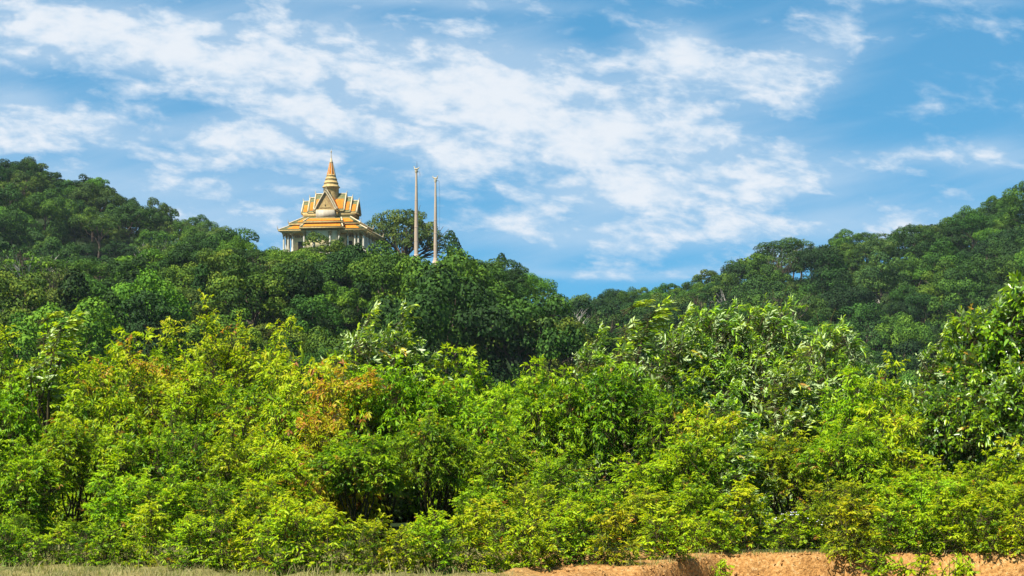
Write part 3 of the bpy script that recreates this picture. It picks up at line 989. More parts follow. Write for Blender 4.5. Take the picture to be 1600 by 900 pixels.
def temple():
    X0 = (517.5 - 800) / F * 384.0
    root = empty('temple', (X0, 384.0, TERR), R(-7.5))
    tag(root, 'cream Buddhist temple with tiered orange and green roofs and golden spire on the hilltop', 'temple')
    b = MB()
    b.box((0, 0, 0.30), (18.2, 15.6, .9), 1)
    b.box((0, 0, .85), (17.4, 14.8, .3), 1)
    b.build('platform', [M_CREAM, M_WHITE], root)
    w = MB()
    w.box((0, 0, 2.95), (13.0, 10.6, 4.1), 0)
    w.box((0, 0, 4.72), (13.3, 10.9, .42), 1)
    w.box((-.2, -6.0, 2.95), (6.2, 3.6, 4.1), 0)
    wall = w.build('wall', [M_CREAM, M_GOLD], root)
    for x, y in ((4.75, -5.32), (5.95, -5.32), (-4.4, -5.32), (-5.6, -5.32)):
        m = MB(); m.box((x, y, 4.15), (1.0, .10, .50), 0)
        for k in range(4):
            m.box((x, y - .06, 3.95 + k * .13), (1.0, .05, .035), 1)
        m.build('vent', [M_DARK, M_CREAM], root)
    for x, y in ((4.9, -5.32), (-4.9, -5.32)):
        m = MB(); m.box((x, y, 2.3), (1.15, .08, 1.7), 0); m.build('window', [M_DARK], root)
    for y in (-3.2, 0, 3.2):
        m = MB(); m.box((6.52, y, 2.6), (.08, 1.2, 2.2), 0); m.build('window', [M_DARK], root)
    # columns round the veranda
    pos = [(x, -6.75) for x in (-8.0, -7.1, -6.2, 4.9, 6.3, 7.0, 8.0)] + [(8.0, y) for y in (-5.6, -3.6, -2.6, -.6, .6, 2.8, 4.6, 6.7)] + \
          [(-8.0, y) for y in (-4.6, -2.4, 0, 2.4, 4.6, 6.7)] + [(x, -8.0) for x in (-3.6, -1.8, 1.6, 3.4)]
    for x, y in pos:
        m = MB()
        m.box((x, y, 1.10), (.52, .52, .28), 0)
        m.lathe([(.20, 1.2), (.185, 2.8), (.17, 4.0)], (x, y, 0), 10, 0)
        m.lathe([(.19, 4.0), (.30, 4.12), (.22, 4.25), (.34, 4.55), (.40, 4.80)], (x, y, 0), 8, 1)
        m.build('column', [M_WHITE, M_GOLD_DARK], root, False)
    # soffit and frieze under the eaves
    m = MB()
    m.box((0, 0, 4.93), (17.2, 14.6, .14), 0)
    m.box((0, -7.0, 4.72), (16.4, .22, .28), 1); m.box((8.1, 0, 4.72), (.22, 13.6, .28), 1); m.box((-8.1, 0, 4.72), (.22, 13.6, .28), 1)
    m.build('soffit', [M_CREAM, M_GOLD], root)
    skirt_roof('lower_roof', root, (-8.9, -7.6, 8.9, 7.6), 5.22, (-6.7, -5.4, 6.7, 5.4), 6.45)
    skirt_roof('upper_roof', root, (-7.2, -5.9, 7.2, 5.9), 6.65, (-4.7, -3.5, 4.7, 3.5), 8.15, fascia=.30)
    skirt_roof('porch_roof', root, (-4.35, -8.8, 4.35, -2), 5.55, (-3.75, -7.2, 3.75, -2), 6.50, fascia=.22, bx=.05, horns=False)
    skirt_roof('porch_roof', root, (-3.95, -7.6, 3.95, -2), 6.80, (-3.3, -5.6, 3.3, -2), 7.75, fascia=.26, bx=.05, horns=False)
    # upper drum: the white panel under the front gable and walls under the wings
    u = MB()
    u.box((0, 0, 8.75), (10.6, 4.3, 1.0), 1)
    u.box((0, -.3, 8.60), (3.6, 8.4, 1.3), 1)
    u.box((0, -4.95, 8.45), (3.75, .9, 1.75), 0)
    u.box((0, -5.0, 7.72), (4.0, 1.0, .16), 1)
    u.build('gable_wall', [M_PANEL, M_GOLD], root)
    # telescoping gable roofs on four arms
    for s in (-1, 1):
        gable_block('gable_roof', root, 'x', 0, s * 5.55, 2.0, 9.15, 11.75, True, .7)
        gable_block('gable_roof', root, 'x', 0, s * 4.25, 2.08, 9.35, 12.45, False, .7)
        gable_block('gable_roof', root, 'x', 0, s * 3.05, 2.16, 9.6, 13.2, False, .75, 2.0)
    gable_block('gable_roof', root, 'y', 0, -5.3, 2.0, 9.45, 13.0, True, .9, 1.1)
    gable_block('gable_roof', root, 'y', 0, -4.2, 2.05, 9.75, 13.5, False, .8, 3.2)
    gable_block('gable_roof', root, 'y', 0, 4.9, 2.0, 9.3, 12.6, True, .8)
    # spire
    sp = MB()
    q = math.pi / 8
    prof = [(1.55, 11.6), (1.5, 13.2), (1.5, 14.15), (1.72, 14.2), (1.72, 14.42), (1.52, 14.5), (1.34, 14.95), (1.42, 15.0), (1.42, 15.14), (1.30, 15.2), (1.12, 15.7),
            (1.18, 15.74), (1.18, 15.86), (1.06, 15.92), (.90, 16.35), (.96, 16.4), (.94, 16.5), (.8, 16.6)]
    sp.lathe(prof, (0, 0, 0), 8, 0, q)
    sp.lathe([(.80, 16.6), (.30, 18.85)], (0, 0, 0), 8, 1, q)
    for k in range(8):
        a = q + k * math.pi / 4
        sp.tube([(math.cos(a) * .80, math.sin(a) * .80, 16.6), (math.cos(a) * .30, math.sin(a) * .30, 18.87)], [.085, .05], 4, 2)
    sp.lathe([(.34, 18.85), (.40, 18.95), (.22, 19.05), (.30, 19.22), (.15, 19.32), (.2, 19.5), (.08, 19.65)], (0, 0, 0), 8, 2)
    spire = sp.build('spire', [M_GOLD, M_ORANGE, M_RIDGE], root)
    spire.scale = (1.04, 1.04, 1.09); spire.location = (0, 0, -11.6 * .09)
    f = MB()
    f.lathe([(.10, 19.6), (.06, 20.4), (.05, 20.6), (.13, 20.75), (.13, 20.9), (.04, 21.0), (.015, 21.5)], (0, 0, 0), 6, 0)
    f.build('finial', [M_RIDGE], spire)
temple()


def pole(u, vb, vt, y, r0, r1, rod, label, flip):
    x = (u - 800) / F * y
    z0 = float(ground_z(x, y)) - .4
    zb = CAM_Z + (HOR - vb) / F * y
    zt = CAM_Z + (HOR - vt) / F * y
    root = empty('tall_pole', (x, y, z0))
    tag(root, label, 'pole', 'tall poles beside the temple')
    h0, h = zb - z0, zt - z0
    m = MB()
    m.box((0, 0, h0 / 2), (r0 * 3.0, r0 * 3.0, max(h0, .3)), 0)
    m.lathe([(r0 * 1.25, h0), (r0 * 1.2, h0 + .35), (r0 * 1.05, h0 + .6)], (0, 0, 0), 12, 0)
    m.build('pedestal', [M_POLE], root)
    m = MB()
    m.lathe([(r0, h0 + .55), (r0 * .9, h0 + (h - h0) * .3), ((r0 + r1) / 2, h0 + (h - h0) * .6), (r1, h - .45)], (0, 0, 0), 14, 0)
    for k in range(1, 6):
        zj = h0 + .55 + (h - h0 - 1.0) * k / 6
        rj = r0 * .9 + (r1 - r0 * .9) * max(0, (k / 6 - .28) / .72)
        m.lathe([(rj * .98, zj - .09), (rj * 1.09, zj - .06), (rj * 1.09, zj + .06), (rj * .98, zj + .09)], (0, 0, 0), 14, 0)
    m.build('shaft', [M_POLE], root, True)
    m = MB()
    m.lathe([(r1, h - .5), (r1 * 1.7, h - .3), (r1 * 1.2, h - .15), (r1 * 2.0, h), (0.02, h + .02)], (0, 0, 0), 10, 0)
    m.build('capital', [M_RIDGE], root)
    s = 1 if flip else -1
    g = MB()   # hamsa bird: body, curved neck, head with beak, tail
    g.tube([(-.50 * s, 0, h + .52), (-.25 * s, 0, h + .34), (.12 * s, 0, h + .30), (.36 * s, 0, h + .42), (.46 * s, 0, h + .66), (.40 * s, 0, h + .86), (.52 * s, 0, h + .92), (.72 * s, 0, h + .88)],
           [.05, .19, .25, .16, .09, .08, .09, .015], 8, 0)
    g.tube([(-.30 * s, 0, h + .40), (-.62 * s, 0, h + .66), (-.70 * s, 0, h + .95)], [.16, .10, .02], 5, 0)
    for k in (-.1, .1):
        g.tube([(.02 * s, k, h), (.05 * s, k, h + .2)], [.05, .05], 5, 0)
    b_ = g.build('bird_figure', [M_RIDGE], root, True)
    b_.scale = (.85, .85, .85); b_.location = (0, 0, h * .15)
    if rod:
        g = MB()
        g.tube([(.12, 0, h), (.12, 0, h + 1.2), (.12, 0, h + rod)], [.05, .04, .015], 5, 0)
        g.build('rod', [M_IRON], root)
    g = MB()
    g.tube([(.15, 0, h - .1), (.75 if flip else .65, 0, h - .25), (.72, 0, h - .75)], [.05, .04, .03], 5, 0)
    g.tube([(.72, 0, h - .7), (.85, 0, h - 3.5), (.75, 0, h0 + 1)] if not rod else [(.72, 0, h - .7), (.72, 0, h - 1.3)], [.02, .02, .02] if not rod else [.03, .02], 4, 0)
    g.build('pulley_line', [M_IRON], root)

pole(650.5, 402, 266.5, 380, .43, .19, 1.9, 'taller pinkish pole with a thin rod and a bird on top, nearer the temple', False)
pole(680.5, 408, 281, 380, .38, .17, 0, 'shorter pinkish pole with a bird on top and a hanging line, farther from the temple', True)


# ------------------------------------------------------------------ shrubs and young trees in front
def spray_leaves(mb, stem, r, B, D, L, k, leaf, asp, droop, tint, wind=0.0, tipgain=.26):
    """sprays with base B, direction D, length L; k leaflets each, alternate, arching down"""
    n = len(B)
    zz = np.array([0, 0, 1.0])
    j = np.arange(k)
    t = (.18 + .82 * j / (k - 1))
    P = B[:, None] + D[:, None] * (L[:, None] * t)[..., None] - zz * (droop[:, None] * L[:, None] * t ** 2)[..., None]
    T = unit(D[:, None] - zz * (2 * droop[:, None] * t)[..., None])
    side = unit(np.cross(D, zz + .35 * r.normal(size=(n, 3))))
    sg = np.where(j % 2 == 0, 1.0, -1.0)
    phi = np.radians(56 - 40 * t ** 2.0)
    A = T * np.cos(phi)[None, :, None] + side[:, None] * (np.sin(phi) * sg)[None, :, None] - zz * .32 + .32 * r.normal(size=(n, k, 3))
    if wind:
        A = A + np.array([wind, 0, .12])
    A = unit(A)
    Nn = zz * .8 + D[:, None] * .35 + .45 * r.normal(size=(n, k, 3))
    if wind:                                            # the wind turns some leaves over
        Nn = Nn * np.where(r.random((n, 1, 1)) < .46 * wind + .03, -1.0, 1.0)
    Sd = unit(np.cross(A, Nn)); Nn = unit(np.cross(Sd, A))
    ll = leaf * (.62 + .5 * np.sin(math.pi * np.clip(t, .1, 1)))[None, :] * (.75 + .5 * r.random((n, k)))
    ww = ll * asp
    tmpl = np.array([(0, 0, 0), (0, .5, -.03), (0, 1, -.16), (-.5, .26, .05), (-.42, .64, .0), (.5, .26, .05), (.42, .64, .0)])
    V = (P[:, :, None] + A[:, :, None] * (ll[..., None] * tmpl[:, 1])[..., None] + Nn[:, :, None] * (ll[..., None] * tmpl[:, 2])[..., None]
         + Sd[:, :, None] * (ww[..., None] * tmpl[:, 0])[..., None])
    base = (np.arange(n * k) * 7)[:, None]
    f = np.concatenate([base + np.array([[0, 1, 2, 4, 3]]), base + np.array([[0, 5, 6, 2, 1]])], 1).reshape(-1, 5)
    tt = tint[:, None] + tipgain * (t - .55)[None, :] + .09 * r.normal(size=(n, k))
    mb.add(V.reshape(-1, 3), f, np.repeat(np.clip(tt, .02, np.where(tint > .86, .97, .74)[:, None]).ravel(), 2))
    # stalks: three-sided
    E = P[:, -1]; B0 = B - D * (L * .5)[:, None]
    s2 = np.cross(D, side)
    rad = .006
    ring = np.stack([side * rad, -side * rad * .5 + s2 * rad * .87, -side * rad * .5 - s2 * rad * .87], 1)
    Mid = P[:, k // 2]
    V = np.concatenate([B0[:, None] + ring * 1.4, Mid[:, None] + ring, E[:, None] + ring * .4], 1)
    b0 = (np.arange(n) * 9)[:, None]
    q = [[a, (a + 1) % 3, (a + 1) % 3 + 3, a + 3] for a in range(3)] + [[a + 3, (a + 1) % 3 + 3, (a + 1) % 3 + 6, a + 6] for a in range(3)]
    f = (b0[:, :, None] + np.array(q).reshape(1, -1, 4)).reshape(-1, 4)
    stem.add(V.reshape(-1, 3), f)


def bush_proto(h, rad, nl, per, leaf, asp, k, L, droop, seed, wind=0.0, lean=0.0, young=.12, shoots=7, low=.03, base_t=.44):
    r = np.random.default_rng(seed)
    mb, st = MB(), MB()
    lobes = []
    for i in range(nl):
        a = i * 2.399 + r.uniform(-.4, .4)
        f = (i + .5) / nl
        z = h * (low + .08 + (.80 - low) * f)
        prof = math.sin(math.pi * (.22 + .62 * f))
        rr = rad * prof * r.uniform(.45, .85)
        s = rad * r.uniform(.34, .52) * (1.1 - .28 * f)
        lobes.append((np.array([math.cos(a) * rr + lean * f * h, math.sin(a) * rr, z]), s, s * r.uniform(.75, 1.05)))
    if low < .05:                                   # boughs lying on the ground
        for i in range(6):
            a = i * 1.05 + r.uniform(-.3, .3)
            lobes.append((np.array([math.cos(a) * rad * .6, math.sin(a) * rad * .6, h * .12]), rad * .36, h * .16))
        nl += 6
    P, D, Lb = crown_points(r, lobes, per, .80, -.55)
    ok = P[:, 2] > h * low * .5
    P, D, Lb = P[ok], D[ok], Lb[ok]
    n = len(P)
    lt = r.normal(size=len(lobes)) * .07
    hz = np.clip(P[:, 2] / h, 0, 1)
    DD = .70 * D + np.array([0, 0, .38]) + .50 * r.normal(size=(n, 3)) + np.array([wind * .8, 0, 0]) * hz[:, None]
    DD = unit(DD)
    tint = base_t + lt[Lb] + .05 * r.normal(size=n)
    yg = r.random(n) < young
    tint = tint + np.where(yg, r.uniform(.08, .30, n), 0)
    tint = np.where(r.random(n) < .03, r.uniform(.88, .96, n), np.minimum(tint, .80))       # a few reddish new sprays
    ll = L * r.uniform(.65, 1.25, n)
    spray_leaves(mb, st, r, P - DD * (ll * .45)[:, None], DD, ll, k, leaf, asp, droop * r.uniform(.5, 1.4, n), tint, wind)
    # main stems
    for i, (c, s, _) in enumerate(lobes):
        if i % 2 and nl > 8: continue
        b = np.array([c[0] * .12 + r.normal() * .05, c[1] * .12 + r.normal() * .05, -.15])
        pts = limb_path(b, c, r, 5, .10, .10)
        q = .012 + .010 * h * .9
        st.tube(pts, [q, q * .85, q * .7, q * .55, q * .4, q * .22], 5)
    # bare twigs between the leaves
    for i in range(10):
        c, s, _ = lobes[int(r.integers(0, len(lobes)))]
        d = rand_dirs(r, 1)[0]; d[2] = abs(d[2])
        st.tube([c, c + d * s * .7, c + d * s * 1.05 + r.normal(size=3) * .05, c + d * s * 1.3 + r.normal(size=3) * .12], [.012, .009, .007, .003], 4)
    # shoots that stick out of the top
    for i in range(shoots):
        c, s, _ = sorted(lobes, key=lambda q: -q[0][2])[int(r.integers(0, max(3, nl // 3)))]
        b = c + np.array([r.normal() * s * .4, r.normal() * s * .4, s * .5])
        d = unit(np.array([r.normal() * .32 + lean + wind * .5, r.normal() * .32, 1.0]))
        Ls = h * r.uniform(.05, .14) + .20
        e = b + d * Ls
        st.tube([b - d * .3, (b + e) / 2, e], [.010, .008, .004], 4)
        m = int(5 + Ls * 7)
        tt = r.uniform(.15, 1, m)
        Bs = b + (e - b) * tt[:, None]
        Ds = unit(np.stack([r.normal(size=m) + wind * 1.5, r.normal(size=m), .5 + .6 * tt], 1))
        spray_leaves(mb, st, r, Bs, Ds, L * .75 * r.uniform(.6, 1.1, m), k, leaf * .95, asp, droop * np.ones(m), base_t + .10 + .12 * tt, wind)
    return mb, st


BUSH_SPEC = {
    # key: (h, rad, lobes, sprays per m2, leaf, aspect, leaflets, spray length, droop, ...)
    'tall_a': dict(h=4.6, rad=1.55, nl=18, per=13, leaf=0.158, asp=0.32, k=11, L=0.732, droop=.30, seed=31, shoots=4),
    'tall_b': dict(h=5.0, rad=1.40, nl=17, per=13, leaf=0.128, asp=0.36, k=12, L=0.684, droop=.22, seed=32, shoots=4),
    'tall_c': dict(h=4.2, rad=1.75, nl=20, per=12, leaf=0.185, asp=0.31, k=10, L=0.779, droop=.38, seed=33, shoots=5),
    'feather': dict(h=4.8, rad=1.60, nl=17, per=12, leaf=0.155, asp=0.24, k=18, L=0.920, droop=.42, seed=34, shoots=3, wind=.45, young=.08),
    'windy': dict(h=4.6, rad=1.45, nl=16, per=13, leaf=0.178, asp=0.32, k=11, L=0.732, droop=.25, seed=35, shoots=4, wind=.65, young=.08),
    'gloss': dict(h=5.2, rad=1.70, nl=19, per=13, leaf=0.201, asp=0.40, k=9, L=0.649, droop=.25, seed=36, wind=.30, young=.05, base_t=.38),
    'mid_a': dict(h=3.0, rad=1.25, nl=14, per=15, leaf=0.138, asp=0.34, k=11, L=0.614, droop=.28, seed=37),
    'mid_b': dict(h=2.8, rad=1.35, nl=15, per=15, leaf=0.108, asp=0.38, k=12, L=0.566, droop=.20, seed=38),
    'mid_c': dict(h=3.2, rad=1.15, nl=13, per=14, leaf=0.17, asp=0.30, k=10, L=0.684, droop=.36, seed=39),
    'small_a': dict(h=1.5, rad=.72, nl=9, per=22, leaf=0.118, asp=0.34, k=10, L=0.448, droop=.22, seed=40, low=.02, shoots=6, young=.2, base_t=.47),
    'small_b': dict(h=1.7, rad=.62, nl=8, per=20, leaf=0.135, asp=0.31, k=10, L=0.496, droop=.30, seed=41, low=.02, shoots=6, young=.2, base_t=.47),
    'small_c': dict(h=1.3, rad=.85, nl=10, per=22, leaf=0.098, asp=0.40, k=11, L=0.401, droop=.18, seed=42, low=.02, shoots=5, young=.15, base_t=.47),
    'sapling_a': dict(h=.75, rad=.30, nl=5, per=34, leaf=0.104, asp=0.34, k=8, L=0.307, droop=.25, seed=43, low=.02, shoots=4, young=.25, base_t=.47),
    'sapling_b': dict(h=.60, rad=.36, nl=5, per=34, leaf=0.094, asp=0.41, k=8, L=0.283, droop=.18, seed=44, low=.02, shoots=3, young=.2, base_t=.47),
    'canopy': dict(h=4.4, rad=1.75, nl=18, per=15, leaf=.165, asp=0.33, k=11, L=0.732, droop=.36, seed=46, low=.44, shoots=4, base_t=.42),
    'canopy_gloss': dict(h=4.6, rad=1.75, nl=18, per=15, leaf=.19, asp=0.38, k=9, L=0.649, droop=.3, seed=47, low=.42, shoots=4, base_t=.38, young=.04),
    'whip': dict(h=5.6, rad=.52, nl=12, low=.52, per=13, leaf=0.195, asp=0.32, k=11, L=0.708, droop=.28, seed=45, wind=.6, shoots=5, lean=.06, young=.05),
}
BMAT = {'feather': M_LEAF_PALE, 'windy': M_LEAF_PALE, 'whip': M_LEAF_PALE, 'gloss': M_LEAF_GLOSS, 'canopy_gloss': M_LEAF_GLOSS}
BUSH = {}
for key, kw in BUSH_SPEC.items():
    f, s = bush_proto(**kw)
    zmax = float(np.percentile(np.concatenate([v[:, 2] for v in f.v]), 99.3))
    BUSH[key] = dict(foliage=f.mesh('foliage', BMAT.get(key, M_LEAF)), stems=s.mesh('stems', M_STEM), H=zmax, R=kw['rad'] * 1.18)

#            rgb multiplies the leaf colour, alpha shifts its age
BT = {'lime': (1.04, 1.12, .85, .55), 'yellow': (1.10, 1.12, .85, .57), 'green': (.93, 1.02, .9, .475), 'deep': (.88, 1.02, .9, .47), 'bright': (.96, 1.12, .82, .54),
      'olive': (1.15, 1.0, 1.1, .50), 'orange': (1.08, 1.08, 1.0, .61), 'rust': (1.12, .97, 1.1, .735), 'pale': (1.0, 1.05, 1.3, .54)}


def bush(key, u, vt, y, w, tint, label, cat='bush', group=None, name='bush', rz=None):
    p = BUSH[key]
    x = (u - 800) / F * y
    z = float(ground_z(x, y))
    hgt = CAM_Z + (HOR - vt) / F * y - z
    sz = hgt / p['H']
    sx = (w * 1.22 / F * y) / (2 * p['R'])
    sx = min(max(sx, .72 * sz), 1.25 * sz)
    windy = key in ('feather', 'windy', 'whip')
    rz = (RNG.uniform(-.5, .5) if windy else RNG.uniform(0, 6.28)) if rz is None else rz
    t = empty(name, (x, y, z), rz)
    t.scale = (sx, sx, sz)
    tag(t, label, cat, group)
    for part in ('stems', 'foliage'):
        o = bpy.data.objects.new(part, p[part]); COL.objects.link(o); o.parent = t
        c = np.array(BT[tint]) * np.array([*RNG.uniform(.93, 1.07, 3), 1])
        o.color = tuple(c)
    return t

